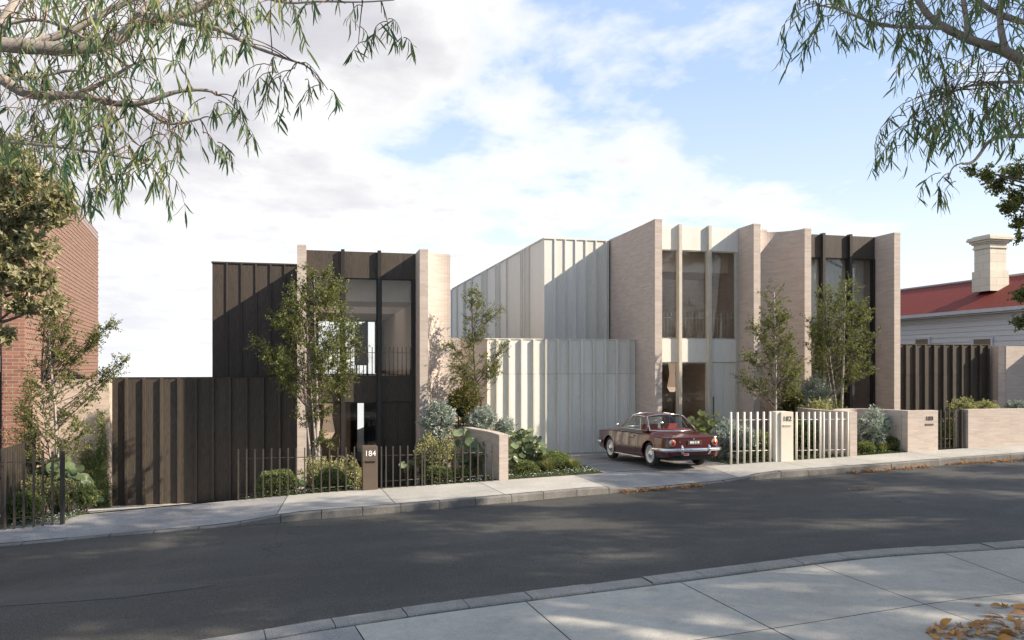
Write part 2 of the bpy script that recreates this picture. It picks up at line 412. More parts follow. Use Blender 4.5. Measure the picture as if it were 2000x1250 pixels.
YELLOWLEAF = mat_leaf('yellow_green_leaf', (0.20, 0.205, 0.085), (0.36, 0.355, 0.16), (0.50, 0.48, 0.27), 0.3, 0.5)
BIGLEAF = mat_leaf('broad_round_leaf', (0.075, 0.11, 0.055), (0.14, 0.185, 0.09), (0.26, 0.30, 0.17), 0.25, 0.35)
BIGPALE = mat_leaf('pale_round_leaf', (0.24, 0.29, 0.09), (0.34, 0.38, 0.13), (0.43, 0.46, 0.19), 0.25, 0.4)
REDGREEN = mat_leaf('bronze_green_leaf', (0.055, 0.085, 0.018), (0.12, 0.135, 0.035), (0.24, 0.11, 0.045), 0.3, 0.5)
GRASSM = mat_leaf('tuft_grass_blade', (0.13, 0.15, 0.06), (0.23, 0.24, 0.10), (0.38, 0.36, 0.18), 0.3, 0.5)
COVERLEAF = mat_leaf('ground_cover_leaf', (0.045, 0.085, 0.022), (0.085, 0.13, 0.04), None, 0.3, 0.5)
PETAL = mat_plain('white_petal', (0.75, 0.75, 0.80), 0.6)
AUTUMN = mat_leaf('autumn_leaf', (0.42, 0.15, 0.03), (0.55, 0.26, 0.05), (0.24, 0.10, 0.035), 0.2, 0.5)
AUTUMN2 = mat_leaf('autumn_leaf_brown', (0.30, 0.11, 0.035), (0.38, 0.18, 0.06), (0.45, 0.28, 0.06), 0.15, 0.5)

# ------------------------------------------------------------------ the ground
def lerpv(a, b, t): return a+(b-a)*t
def resample(pts, step):
    out = [Vector(pts[0])]; acc = 0
    for a, b in zip(pts[:-1], pts[1:]):
        a = Vector(a); b = Vector(b); n = max(1, int(round((b-a).length/step)))
        for i in range(1, n+1): out.append(a.lerp(b, i/n))
    return out
def smooth_poly(pts, it=3):
    for _ in range(it):
        q = [pts[0]]
        for a, b in zip(pts[:-1], pts[1:]): q += [a.lerp(b, 0.25), a.lerp(b, 0.75)]
        q.append(pts[-1]); pts = q
    return pts
def ground():
    xs = np.concatenate([np.linspace(-900, -40, 16), np.arange(-38, 46, 0.4), np.linspace(48, 900, 16)])
    ys = np.concatenate([np.linspace(-300, -12, 8), np.arange(-10, 24, 0.4), np.linspace(25, 45, 8), np.linspace(60, 900, 18)])
    V = np.zeros((len(ys), len(xs), 3))
    for j, y in enumerate(ys):
        for i, x in enumerate(xs):
            z = H(x, y)
            if y < 15.9: z -= 0.30
            if x < -8 and y > 15.9: z = gz(x)-0.3-0.1*(min(y, 40)-15.9)*0.4
            if y > 40: z -= 0.10*(y-40)
            if x < -30: z -= 0.03*(-30-x)
            V[j, i] = (x, y, z)
    nx = len(xs); ny = len(ys)
    I = np.arange(nx*ny).reshape(ny, nx)
    Q = np.stack([I[:-1, :-1], I[:-1, 1:], I[1:, 1:], I[1:, :-1]], -1).reshape(-1, 4)
    o = np_mesh('ground', V.reshape(-1, 3), Q, SOIL, smooth=True); tag(o, kind='structure')
ground()

# far kerb, road-side foot of the kerb
FK = [(0,1068),(107,1058.7),(225,1048),(334,1038.7),(444,1028.7),(520,1023),(601,1016),(738,1004.5),(871,993),(997,981.5),(1120,970),(1207,963),(1350,949),(1493,935.5),(1640,925),(1717,919.5),(1810,911.3),(1855,907.4),(2000,897)]
fk = [onG(x, y, -0.13) for x, y in FK]
d0 = (fk[1]-fk[0]).normalized(); d1 = (fk[-1]-fk[-2]).normalized()
fk = [fk[0]-d0*40, fk[0]-d0*6]+fk+[fk[-1]+d1*8, fk[-1]+d1*50]
fk = [Vector((p.x, p.y, 0)) for p in fk]
NKR = [(350,1254),(515,1230),(660,1202),(807,1182),(927,1165),(1050,1152),(1162,1136),(1275,1125),(1398,1108),(1500,1095),(1600,1082),(1678,1074),(1783,1066),(1888,1063),(2000,1054)]
nk = [onG(x, y, 0.02) for x, y in NKR]
d0 = (nk[1]-nk[0]).normalized(); d1 = (nk[-1]-nk[-2]).normalized()
nk = [nk[0]-d0*40, nk[0]-d0*5]+nk+[nk[-1]+d1*8, nk[-1]+d1*50]
nk = [Vector((p.x, p.y, 0)) for p in nk]
def smooth2(pts):
    out = resample(pts, 0.35)
    P = np.array([(p.x, p.y) for p in out])
    for _ in range(6): P[1:-1] = (P[:-2]+2*P[1:-1]+P[2:])/4
    return P
fkP, nkP = smooth2(fk), smooth2(nk)
def normals(P):
    T = np.gradient(P, axis=0); T /= np.linalg.norm(T, axis=1)[:, None]
    return np.stack([-T[:, 1], T[:, 0]], 1)      # to the left of travel (+x) = away from the camera
def arclen(P): return np.concatenate([[0], np.cumsum(np.linalg.norm(np.diff(P, axis=0), axis=1))])
def strip(mb, A, B, zA, zB):
    for i in range(len(A)-1):
        mb.face([(A[i][0],A[i][1],zA(A[i][0])),(A[i+1][0],A[i+1][1],zA(A[i+1][0])),(B[i+1][0],B[i+1][1],zB(B[i+1][0])),(B[i][0],B[i][1],zB(B[i][0]))])
# road: between both kerbs, slightly cambered
mb = MB(); n = 260
sf, sn_ = arclen(fkP), arclen(nkP)
def samp(P, s, t): return np.array([np.interp(t, s, P[:, 0]), np.interp(t, s, P[:, 1])])
tf = np.linspace(0, sf[-1], n); tn = np.linspace(0, sn_[-1], n)
rows = []
for k in range(9):
    w = k/8
    rows.append([(lambda p: (p[0], p[1], gz(p[0])-0.13+0.0*w))(samp(nkP, sn_, tn[i])*(1-w)+samp(fkP, sf, tf[i])*w+np.array([0, 0.02*(2*w-1)])) for i in range(n)])
for a, b in zip(rows[:-1], rows[1:]):
    for i in range(n-1): mb.face([a[i], a[i+1], b[i+1], b[i]], smooth=True)
tag(mb.build('road', ASPHALT), kind='structure')

def kerb_line(P, depth_sign, ztop_fn, seg, name, width=0.28, seed=1, lip=0.0):
    """row of bluestone blocks with slightly uneven edges, one mesh"""
    r = random.Random(seed); N = normals(P)*depth_sign; s = arclen(P); mb = MB(); t = 0.0
    while t < s[-1]-seg:
        L = seg*r.uniform(0.93, 1.06); g = 0.006 if name != 'near_kerb' else 0.004
        ts = np.linspace(t+g, t+L-g, 7); fr = []; bk = []
        for q in ts:
            p = samp(P, s, q); nn = np.array([np.interp(q, s, N[:, 0]), np.interp(q, s, N[:, 1])])
            fr.append(p+nn*r.uniform(-0.006, 0.006)); bk.append(p+nn*(width+r.uniform(-0.006, 0.006)))
        tilt = r.uniform(-0.006, 0.006)
        for i in range(6):
            def zz(p): return ztop_fn(p[0])+tilt
            a, b, c, d = fr[i], fr[i+1], bk[i+1], bk[i]
            za, zb, zc, zd = zz(a), zz(b), zz(c), zz(d); e = 0.014
            nn = (d-a)/np.linalg.norm(d-a)*e; nn2 = (c-b)/np.linalg.norm(c-b)*e
            lo = 0.34
            mb.face([(a[0],a[1],za-lo),(b[0],b[1],zb-lo),(b[0],b[1],zb-e),(a[0],a[1],za-e)])
            mb.face([(a[0],a[1],za-e),(b[0],b[1],zb-e),(b[0]+nn2[0],b[1]+nn2[1],zb),(a[0]+nn[0],a[1]+nn[1],za)])
            mb.face([(a[0]+nn[0],a[1]+nn[1],za),(b[0]+nn2[0],b[1]+nn2[1],zb),(c[0]-nn2[0],c[1]-nn2[1],zc),(d[0]-nn[0],d[1]-nn[1],zd)])
            mb.face([(d[0]-nn[0],d[1]-nn[1],zd),(c[0]-nn2[0],c[1]-nn2[1],zc),(c[0],c[1],zc-e),(d[0],d[1],zd-e)])
            mb.face([(d[0],d[1],zd-e),(c[0],c[1],zc-e),(c[0],c[1],zc-lo),(d[0],d[1],zd-lo)])
        for (a, d) in ((fr[0], bk[0]), (fr[-1], bk[-1])):
            mb.face([(a[0],a[1],zz(a)-0.3),(d[0],d[1],zz(d)-0.3),(d[0],d[1],zz(d)-0.01),(a[0],a[1],zz(a)-0.01)])
        t += L
    return mb.build(name, NEARKERB if name == 'near_kerb' else KERBM)
X_C1 = onG(470, 1026, -0.1).x; X_C2a = onG(1200, 960).x; X_C2b = onG(1530, 930).x
def kerb_h(x):
    def ss(a, b, v): v = max(0, min(1, (v-a)/(b-a))); return v*v*(3-2*v)
    low = max(1-ss(X_C1-0.5, X_C1+1.0, x), ss(X_C2a-0.2, X_C2a+1.0, x)*(1-ss(X_C2b-1.0, X_C2b+0.2, x)))
    return -0.105*low
tag(kerb_line(fkP, 1, lambda x: gz(x)+kerb_h(x), 0.66, 'far_kerb', 0.16, 3), kind='structure')
tag(kerb_line(nkP, -1, lambda x: gz(x)+0.018, 0.66, 'near_kerb', 0.27, 5), kind='structure')

# far footpath: slabs between kerb and the fence line (y = 16)
N1 = normals(fkP); s1 = arclen(fkP)
def far_pt(t, w):
    p = samp(fkP, s1, t); nn = np.array([np.interp(t, s1, N1[:, 0]), np.interp(t, s1, N1[:, 1])])
    a = p+nn*0.16; yb = 16.04; b = np.array([a[0]+nn[0]*(yb-a[1])/max(nn[1], 0.2), yb])
    q = a*(1-w)+b*w
    k = kerb_h(q[0])*(1-min(1, w/0.75))
    return (q[0], q[1], gz(q[0])+k*1.0+0.002)
mbs = {'c': MB(), 'a': MB()}; base = MB(); t = 0.0; i = 0; SL = 1.75
kx = lambda t: samp(fkP, s1, t)[0]
brk = sorted([X_C1+0.55, X_C2a+0.1, X_C2b-0.6])
tb = [0.0]+[float(np.interp(b, fkP[:, 0], s1)) for b in brk]+[s1[-1]]
for j, kind in enumerate(['a', 'c', 'a', 'c']):
    a, b = tb[j], tb[j+1]; nn_ = 1 if kind == 'a' else max(1, int(round((b-a)/SL)))
    for q in range(nn_):
        u0 = a+(b-a)*q/nn_+0.007; u1 = a+(b-a)*(q+1)/nn_-0.007
        m_ = max(3, int((u1-u0)/0.35)); W = np.linspace(0, 1, 7)
        g = [[far_pt(u0+(u1-u0)*k/m_, w) for k in range(m_+1)] for w in W]
        V = [p for row in g for p in row]; c = m_+1
        mbs[kind].add(V, [(r_*c+k, r_*c+k+1, (r_+1)*c+k+1, (r_+1)*c+k) for r_ in range(6) for k in range(m_)], smooth=True)
for k in range(200):
    u0 = s1[-1]*k/200; u1 = s1[-1]*(k+1)/200
    p = [far_pt(u0, 0), far_pt(u1, 0), far_pt(u1, 1), far_pt(u0, 1)]
    base.face([(a, b, c-0.03) for a, b, c in p])
tag(mbs['c'].build('footpath', CONC), kind='structure')
tag(mbs['a'].build('crossover_path', CONC2), kind='structure')
tag(base.build('footpath_bed', JOINT), kind='structure')

# near footpath: slabs on a grid that follows the near kerb
N2 = normals(nkP); s2 = arclen(nkP)
def near_pt(t, w):
    p = samp(nkP, s2, t); nn = np.array([np.interp(t, s2, N2[:, 0]), np.interp(t, s2, N2[:, 1])])
    q = p-nn*(0.30+w)
    return (q[0], q[1], gz(q[0])+0.001)
J = [onG(1020, 1171), onG(1318, 1136), onG(1592, 1104)]
tj = [float(np.interp(p.x, nkP[:, 0], s2)) for p in J]; step = (tj[2]-tj[0])/2
mb = MB(); mb2 = MB()
x_agg = tj[0]-step*1.42
tl = [tj[0]+step*k for k in range(-14, 22)]
for k, t0 in enumerate(tl[:-1]):
    for w0, w1 in ((0.0, 1.62), (1.62, 3.24), (3.24, 4.9), (4.9, 8.0), (8.0, 14.0)):
        u0, u1 = t0+0.006, tl[k+1]-0.006
        if u0 < 0 or u1 > s2[-1]: continue
        V = []; m_ = 5
        for w in (w0+0.006, (w0+w1)/2, w1-0.006): V += [near_pt(u0+(u1-u0)*q/m_, w) for q in range(m_+1)]
        tgt = mb2 if (k-14 in (-2, -3) or k-14 in (4, 5)) and w0 < 4 else mb
        tgt.add(V, [(r_*6+q, (r_+1)*6+q, (r_+1)*6+q+1, r_*6+q+1) for r_ in range(2) for q in range(m_)], smooth=True)
tag(mb.build('near_footpath', CONC), kind='structure')
tag(mb2.build('near_crossover_path', CONC2), kind='structure')
mb = MB()
for k in range(160):
    u0 = s2[-1]*k/160; u1 = s2[-1]*(k+1)/160
    a, b = near_pt(u0, 0), near_pt(u1, 0)
    mb.face([(a[0],a[1],a[2]-0.03),(b[0],b[1],b[2]-0.03),(b[0],-30,b[2]-0.03),(a[0],-30,a[2]-0.03)])
tag(mb.build('near_footpath_bed', JOINT), kind='structure')

# a paler strip of old repair along the left lane
mb = MB(); A_ = [(-120, 1196), (0, 1184), (120, 1176), (240, 1167), (360, 1152), (420, 1143)]; B_ = [(-120, 1168), (0, 1160), (120, 1152), (240, 1144), (340, 1139), (420, 1141)]
for i in range(5):
    q = [onG(*p, -0.126) for p in (A_[i], A_[i+1], B_[i+1], B_[i])]; mb.face([tuple(p) for p in q])
tag(mb.build('asphalt_patch', ASPHALT2), kind='structure')
# driveways
def sheet(name, mat, pts_l, pts_r, off, n=18, kind='structure'):
    """sheet between two plan polylines following the ground"""
    mb = MB(); A = resample([Vector((*p, 0)) for p in pts_l], 0.3); m_ = n
    A = [Vector(pts_l[0]).lerp(Vector(pts_l[-1]), i/m_) if len(pts_l) == 2 else None for i in range(m_+1)] if len(pts_l) == 2 else [A[int(i*(len(A)-1)/m_)] for i in range(m_+1)]
    B = resample([Vector((*p, 0)) for p in pts_r], 0.3); B = [B[int(round(i*(len(B)-1)/m_))] for i in range(m_+1)]
    for i in range(m_):
        for j in range(8):
            q = [A[i].xy.lerp(B[i].xy, j/8), A[i].xy.lerp(B[i].xy, (j+1)/8), A[i+1].xy.lerp(B[i+1].xy, (j+1)/8), A[i+1].xy.lerp(B[i+1].xy, j/8)]
            mb.face([(p.x, p.y, H(p.x, p.y)+off) for p in q], smooth=True)
    return tag(mb.build(name, mat), kind=kind)
sheet('driveway', DRIVE, [(6.0, 16.04), (6.05, 17.3), (5.55, 18.6), (4.6, 19.5), (4.3, 20.7)], [(8.95, 16.04), (8.85, 17.2), (8.72, 19.2), (8.66, 20.7)], 0.006)
mb = MB()
for k, y in enumerate((16.1, 16.85, 17.6, 18.35, 19.1, 19.85, 20.5)):
    for j in range(10):
        xl = float(np.interp(y, [16.04, 17.3, 18.6, 19.5, 20.7], [6.0, 6.05, 5.55, 4.6, 4.3])); xr = float(np.interp(y, [16.04, 19.2, 20.7], [8.95, 8.72, 8.66]))
        a = xl+(xr-xl)*j/10; b = xl+(xr-xl)*(j+1)/10; w = 0.03 if k < 6 else 0.08
        mb.face([(a, y, H(a, y)+0.011), (b, y, H(b, y)+0.011), (b, y+w, H(b, y+w)+0.011), (a, y+w, H(a, y+w)+0.011)])
tag(mb.build('driveway_paving_strip', STRIP), kind='structure')
sheet('left_driveway', STRIP, [(-5.0, 16.04), (-4.7, 20.7)], [(-1.35, 16.04), (-0.32, 20.7)], 0.02)
mb = MB()
for j in range(10):
    a = -4.85+3.6*j/10; b = -4.85+3.6*(j+1)/10; y = 17.6
    mb.face([(a, y, H(a, y)+0.026), (b, y, H(b, y)+0.026), (b, y+0.12, H(b, y+.12)+0.026), (a, y+0.12, H(a, y+.12)+0.026)])
tag(mb.build('left_driveway_drain', JOINT), kind='structure')

# ------------------------------------------------------------------ the three townhouses
CURTAIN = mat_leaf('sheer_curtain', (0.72, 0.71, 0.69), (0.74, 0.73, 0.71), None, 0.45, 0.9)
# local frame: u = metres from the outer face of the first fin (mirrored for the third house), y = world depth, z above the house's slab
YF, YP, YG, YB, YR = 19.2, 20.0, 20.6, 22.6, 29.0
TOP = 6.13
def townhouse(X0, Z0, sgn, wood, frame, label, seam, gar_w, box_w, seed, back):
    r = random.Random(seed)
    fx = lambda u: X0+sgn*u
    T = thing('townhouse', (fx(1.5), YP, Z0), label, 'house', 'modern brick and timber townhouses')
    def poly(pts):
        p = [(fx(a), b) for a, b in pts]
        return p if sgn > 0 else p[::-1]
    def bx(mb, u0, u1, y0, y1, z0, z1): return mb.box(fx(u0), fx(u1), y0, y1, Z0+z0, Z0+z1)
    # fins: curved brick blades
    mb = MB()
    pl = [(0.0, YF), (0.20, YF), (0.20, YP+0.1), (0.20, YR+0.2), (0.0, YR+0.2), (0.07, 24), (0.085, YB), (0.075, 21.4), (0.05, 20.3), (0.02, 19.6)]
    mb.prism(poly(pl), Z0-0.6, Z0+TOP-0.055); mb.build('fin_wall', BRICK, T)
    mb = MB(); o = [(a*1.0+(0.003 if a > 0.1 else -0.003), b) for a, b in pl]; o[0] = (-0.003, YF-0.004); o[1] = (0.203, YF-0.004)
    mb.prism(poly(o), Z0+TOP-0.055, Z0+TOP); mb.build('coping', BRICKCREAM if False else BRICK, T)
    mb = MB(); el = []
    for k in range(13):
        t = k/12*math.pi/2; el.append((3.71-0.67*math.cos(t), YF+0.03+0.74*math.sin(t)))
    pl = [(2.84, YF), (3.04, YF)]+el+[(3.71, YR+0.2), (2.84, YR+0.2)]
    mb.prism(poly(pl), Z0-0.6, Z0+TOP-0.055); mb.build('fin_wall', BRICK, T)
    mb = MB(); pl2 = [(2.837, YF-0.004), (3.043, YF-0.004)]+[(a, b-0.004) for a, b in el]+[(3.71, YR+0.2), (2.837, YR+0.2)]
    mb.prism(poly(pl2), Z0+TOP-0.055, Z0+TOP); mb.build('coping', BRICK, T)
    # timber panels over, between and (one bay) beside the glazing
    for nm, z0, z1 in (('fascia_panel', 5.48, TOP-0.005), ('spandrel_panel', 2.44, 3.06)):
        mb = MB()
        for a, b in ((0.203, 1.059), (1.061, 1.939), (1.941, 2.837)): bx(mb, a, b, YP, YP+0.16, z0, z1)
        mb.build(nm, wood, T)
    for u in (1.06, 1.94):
        mb = MB(); bx(mb, u-0.042, u+0.042, YP-0.105, YP+0.06, -0.3, TOP+0.03); mb.build('mullion', frame, T)
    for u in (0.235, 2.79):
        mb = MB(); bx(mb, u-0.028, u+0.044, YP-0.03, YP+0.06, -0.3, 5.478); mb.build('jamb', frame, T)
    bays = [(0.28, 1.018), (1.102, 1.898), (1.982, 2.762)]
    def window(a, b, z0, z1):
        fr = MB(); w = 0.028; y0, y1 = YP+0.02, YP+0.07
        bx(fr, a, a+w, y0, y1, z0, z1); bx(fr, b-w, b, y0, y1, z0, z1); bx(fr, a+w, b-w, y0, y1, z1-w, z1); bx(fr, a+w, b-w, y0, y1, z0, z0+w)
        W = fr.build('window', frame, T)
        g = MB(); bx(g, a+w, b-w, YP+0.04, YP+0.052, z0+w, z1-w)
        p = g.build('pane', GLASS); p.parent = W; p.location = -worldloc(W)+Vector((0, 0, 0))
        return W
    for a, b in bays: window(a, b, 3.062, 5.478)
    for a, b in bays[:2]: window(a, b, 0.06, 2.438)
    # entry door
    a, b = bays[2]
    mb = MB(); bx(mb, a+0.0, a+0.42, YP+0.03, YP+0.09, 0.05, 2.43); bx(mb, a+0.424, b, YP+0.03, YP+0.09, 0.05, 2.43)
    D = mb.build('door', wood, T)
    mb = MB(); hx = a+0.10; mb.tube([(fx(hx), YP-0.02, Z0+0.8), (fx(hx), YP-0.02, Z0+1.5)], 0.012, 8)
    for z in (0.85, 1.45): mb.tube([(fx(hx), YP-0.02, Z0+z), (fx(hx), YP+0.035, Z0+z)], 0.008, 6)
    h = mb.build('handle', DARKMETAL); h.parent = D; h.location = -worldloc(D)
    mb = MB(); bx(mb, 0.2, 2.84, YP-0.5, YP+0.12, -0.35, 0.05); mb.build('threshold', CONC, T)
    # balcony railing behind the upper glazing
    mb = MB(); n = 24
    for k in range(n):
        u = 0.30+(2.74-0.30)*k/(n-1); mb.tube([(fx(u), YP+0.22, Z0+3.06), (fx(u), YP+0.22, Z0+3.80)], 0.0125, 6)
    bx(mb, 0.21, 2.83, YP+0.215, YP+0.225, 3.645, 3.66); bx(mb, 0.21, 2.83, YP+0.215, YP+0.225, 3.10, 3.115)
    mb.build('balcony_railing', frame, T)
    # rooms: slabs, ceilings, back wall, roof
    mb = MB(); bx(mb, 0.2, 2.84, YP+0.165, YR, 2.45, 3.05); mb.build('floor_slab', PLASTER, T)
    mb = MB(); bx(mb, 0.2, 2.84, YP+0.12, YR, -0.3, 0.02); mb.build('ground_slab', CONC, T)
    for nm, args, m_ in (('ceiling', (0.2, 2.84, YP+0.7, 22.4, 4.95, 5.2), PLASTER), ('ceiling', (0.2, 2.84, 25.2, YR, 4.95, 5.2), PLASTER), ('added_skylight_upstand', (0.2, 2.84, 22.25, 22.4, 5.201, 5.899), PLASTER),  # ceiling and roof parted for an added opening that brightens the rooms
            ('added_skylight_upstand', (0.2, 2.84, 25.2, 25.35, 5.201, 5.899), PLASTER), ('bulkhead', (0.2, 2.84, YP+0.55, YP+0.699, 4.95, 5.899), PLASTER),
            ('roof', (0.2, 2.84, YP+0.165, 22.4, 5.9, 6.0), DARKMETAL), ('roof', (0.2, 2.84, 25.2, YR+0.2, 5.9, 6.0), DARKMETAL)):
        mb = MB(); bx(mb, *args); mb.build(nm, m_, T)
    mb = MB(); bx(mb, 0.2, 2.84, 22.4, 25.2, 5.93, 5.95); mb.build('added_skylight', GLASS, T)  # made-up glazing over the roof opening, added to let daylight into the rooms
    mb = MB()
    for (a, b, z0, z1) in back['solid']: bx(mb, a, b, YR, YR+0.2, z0, z1)
    mb.build('back_wall', back['mat'], T)
    for (a, b, z0, z1) in back['open']:
        fr = MB(); w = 0.05
        bx(fr, a, a+w, YR+0.05, YR+0.12, z0, z1); bx(fr, b-w, b, YR+0.05, YR+0.12, z0, z1); bx(fr, a+w, b-w, YR+0.05, YR+0.12, z1-w, z1)
        W = fr.build('back_window', DARKMETAL, T)
        g = MB(); bx(g, a+w, b-w, YR+0.08, YR+0.09, z0, z1-w); p = g.build('pane', GLASS); p.parent = W; p.location = -worldloc(W)
    for (u0, u1, y0, y1, z0, z1, m_) in back['extra']:
        mb = MB(); bx(mb, u0, u1, y0, y1, z0, z1); mb.build('inner_wall', m_, T)
    if sgn < 0:
        for z0, z1 in ((3.07, 5.46), (0.07, 2.42)):
            mb = MB(); n = 70
            for k in range(n):
                a, b = 0.33+(2.80-0.33)*k/n, 0.33+(2.80-0.33)*(k+1)/n; ya = YP+0.32+0.022*math.sin(k*1.45); yb_ = YP+0.32+0.022*math.sin((k+1)*1.45)
                mb.face([(fx(a), ya, Z0+z0), (fx(b), yb_, Z0+z0), (fx(b), yb_, Z0+z1), (fx(a), ya, Z0+z1)], smooth=True)
            if z0 > 3: mb.build('curtain', CURTAIN, T)
    # timber lined upper box behind the garage: boards and battens are islands so that each carries its own grain
    mb = MB(); pitch = 0.32 if seam else 0.372
    u = -box_w; k = 0
    while u < 0.04:
        e = min(u+pitch, 0.04); bx(mb, u+0.002, e-0.002, YB+r.uniform(0, .003), YB+0.06, 3.05, 6.06); 
        if u > -box_w+0.05: bx(mb, u-0.02, u+0.02, YB-0.035, YB-0.002, 3.05, 6.07)
        u = e+0.0001
        if e >= 0.04: break
    bx(mb, -box_w-0.02, 0.04, YB-0.03, YB+0.2, 6.062, 6.10)
    mb.build('timber_cladding', wood, T)
    mb = MB(); ul = -box_w
    y = YB+0.03; rr = random.Random(seed+5); cnt = 0
    while y < 38.5:
        w = rr.choice([0.16, 0.16, 0.3, 1.5, 0.22, 0.16, 1.1] if cnt % 5 else [2.0, 1.6])
        bx(mb, ul-0.0, ul+0.05, y+0.003, y+w-0.003, 3.0, 6.06)
        bx(mb, ul-0.06, ul-0.002, y+w-0.03, y+w+0.03, 3.0, 6.065)
        y += w; cnt += 1
    bx(mb, ul-0.03, ul+0.2, YB+0.2, 38.6, 6.062, 6.10)
    mb.build('timber_cladding', wood, T)
    mb = MB(); bx(mb, ul+0.055, -0.0+0.0, YB+0.07, 38.5, 2.9, 6.04); mb.build('upper_volume', DARKMETAL, T)
    # garage: board and batten front with a parapet
    mb = MB(); gl = -gar_w; pitch = 0.335 if seam else 0.385
    us = [gl]; 
    while us[-1]+pitch < 0.0: us.append(us[-1]+pitch)
    us.append(0.05)
    segs = [(-0.45, 2.118), (2.124, 3.035)] if seam else [(-0.45, 3.035)]
    bw, bp = (0.026, 0.075) if seam else (0.03, 0.085)
    for z0, z1 in segs:
        for a, b in zip(us[:-1], us[1:]):
            bx(mb, a+0.002, b-0.002, YG+r.uniform(0, .003), YG+0.06, z0, z1)
            if a > gl+0.01: bx(mb, a-bw, a+bw, YG-bp, YG-0.002, z0, z1)
    bx(mb, gl, gl+0.05, YG-bp, YG-0.002, -0.45, 3.035)
    bx(mb, gl-0.01, 0.05, YG-0.02, YG+0.14, 3.037, 3.06)
    mb.build('garage_door', wood, T)
    mb = MB(); bx(mb, gl+0.0, 0.05, YG+0.065, YB+0.04, -0.4, 2.98); mb.build('garage_volume', DARKMETAL, T)
    if gar_w > box_w+0.3:
        mb = MB(); bx(mb, gl, -box_w-0.07, YB+0.05, 25, -0.4, 2.80); mb.build('garage_roof', DARKMETAL, T)
    return T, fx
backA = dict(solid=[(0.2, 0.5, 2.4, 6.0), (2.56, 2.84, 2.4, 6.0), (0.5, 2.56, 4.95, 6.0), (0.2, 1.85, -0.3, 2.45), (2.55, 2.84, -0.3, 2.45), (1.85, 2.55, -0.3, 0.05)],
    open=[(0.5, 2.56, 3.06, 4.95), (1.85, 2.55, 0.05, 2.45)], mat=TIMBERIN,
    extra=[(0.2, 1.38, 23.0, 23.15, 0.0, 2.45, TIMBERIN), (2.832, 2.838, 20.3, 28.9, 0.03, 2.44, REDBRICK), (2.832, 2.838, 20.7, 28.9, 3.06, 4.94, PLASTER), (2.02, 2.4, 27.2, 27.4, 0.02, 2.45, BLACKM)])
backB = dict(solid=[(0.2, 2.84, -0.3, 6.0)], open=[], mat=TIMBERIN, extra=[(0.2, 2.8, 24.0, 24.1, 0.02, 2.44, TIMBERIN), (0.9, 2.84, 25.0, 25.15, 3.06, 4.94, TIMBERIN)])
backC = dict(solid=[(0.2, 0.75, -0.3, 6.0), (0.75, 2.84, -0.3, 0.4), (0.75, 2.84, 2.44, 3.06), (0.75, 2.84, 4.95, 6.0)], open=[(0.75, 2.84, 3.06, 4.95), (0.75, 2.84, 0.4, 2.44)], mat=TIMBERIN, extra=[])
h184, fx184 = townhouse(-0.34, -0.99, 1, DARKWOOD, DARKMETAL, 'dark timber and brick townhouse at the lower end, behind the pillar numbered 184', False, 4.30, 2.24, 3, backA)
h182, fx182 = townhouse(8.58, 0.0, 1, PALEWOOD, PALEFRAME, 'pale grey timber and brick townhouse in the middle of the row, behind the maroon car', True, 4.2, 1.98, 4, backB)
h180, fx180 = townhouse(16.0, -0.06, -1, DARKWOOD, DARKMETAL, 'dark timber and brick townhouse at the upper end, beside the red roofed cottage', True, 4.35, 1.9, 5, backC)

def hex_lamp(name, c, k, label):
    """pendant of stacked faceted cones"""
    x, y, z = c
    T = thing(name, (x, y, z), label, 'pendant lamp', 'hourglass pendant lamps')
    prof = [(0.13, 0.82), (0.095, 0.43), (0.167, 0.0)]
    mb = MB(); mb.lathe([(r*k, h*k) for r, h in prof], (x, y, z), sides=14, smooth=False); mb.build('lamp_shade', LAMPM, T)
    mb = MB(); mb.lathe([(0.167*k, -0.002), (0.08*k, -0.16*k), (0.0, -0.16*k)], (x, y, z), sides=14, smooth=False); mb.build('lamp_bowl', LAMPM2, T)
    pl = bpy.data.lights.new('lamp_light', 'POINT'); pl.energy = 4; pl.color = (1.0, 0.86, 0.72); pl.shadow_soft_size = 0.12
    po = bpy.data.objects.new('lamp_light', pl); COL.objects.link(po); po.parent = T; po.location = (0, 0.30, -0.30)
    mb = MB(); mb.tube([(x, y, z+0.8*k), (x, y, z+1.25)], 0.008, 6); mb.build('cord', BLACKM, T)
    return T
def mat_lamp(name, col, e):
    m = M(name); p = m.pbr(col, 0.7, Emission_Strength=e); p.node.inputs['Emission Color'].default_value = (1.0, 0.72, 0.52, 1); return m.done(p)
LAMPM = mat_lamp('paper_shade', (0.72, 0.56, 0.42), 0.16)
LAMPM2 = mat_lamp('paper_shade_bowl', (0.80, 0.60, 0.42), 0.38)
p = atY(641, 21.0, py=844); hex_lamp('pendant_lamp', p, 1.0, 'warm hourglass pendant lamp behind the tree, lower window of the house numbered 184')
p = atY(1313, 21.0, py=756); hex_lamp('pendant_lamp', p, 0.86, 'pale hourglass pendant lamp in the lower window of the pale timber house')
p = atY(1677, 21.0, py=757); hex_lamp('pendant_lamp', p, 0.9, 'hourglass pendant lamp in the lower window of the uphill townhouse, right of the tree')

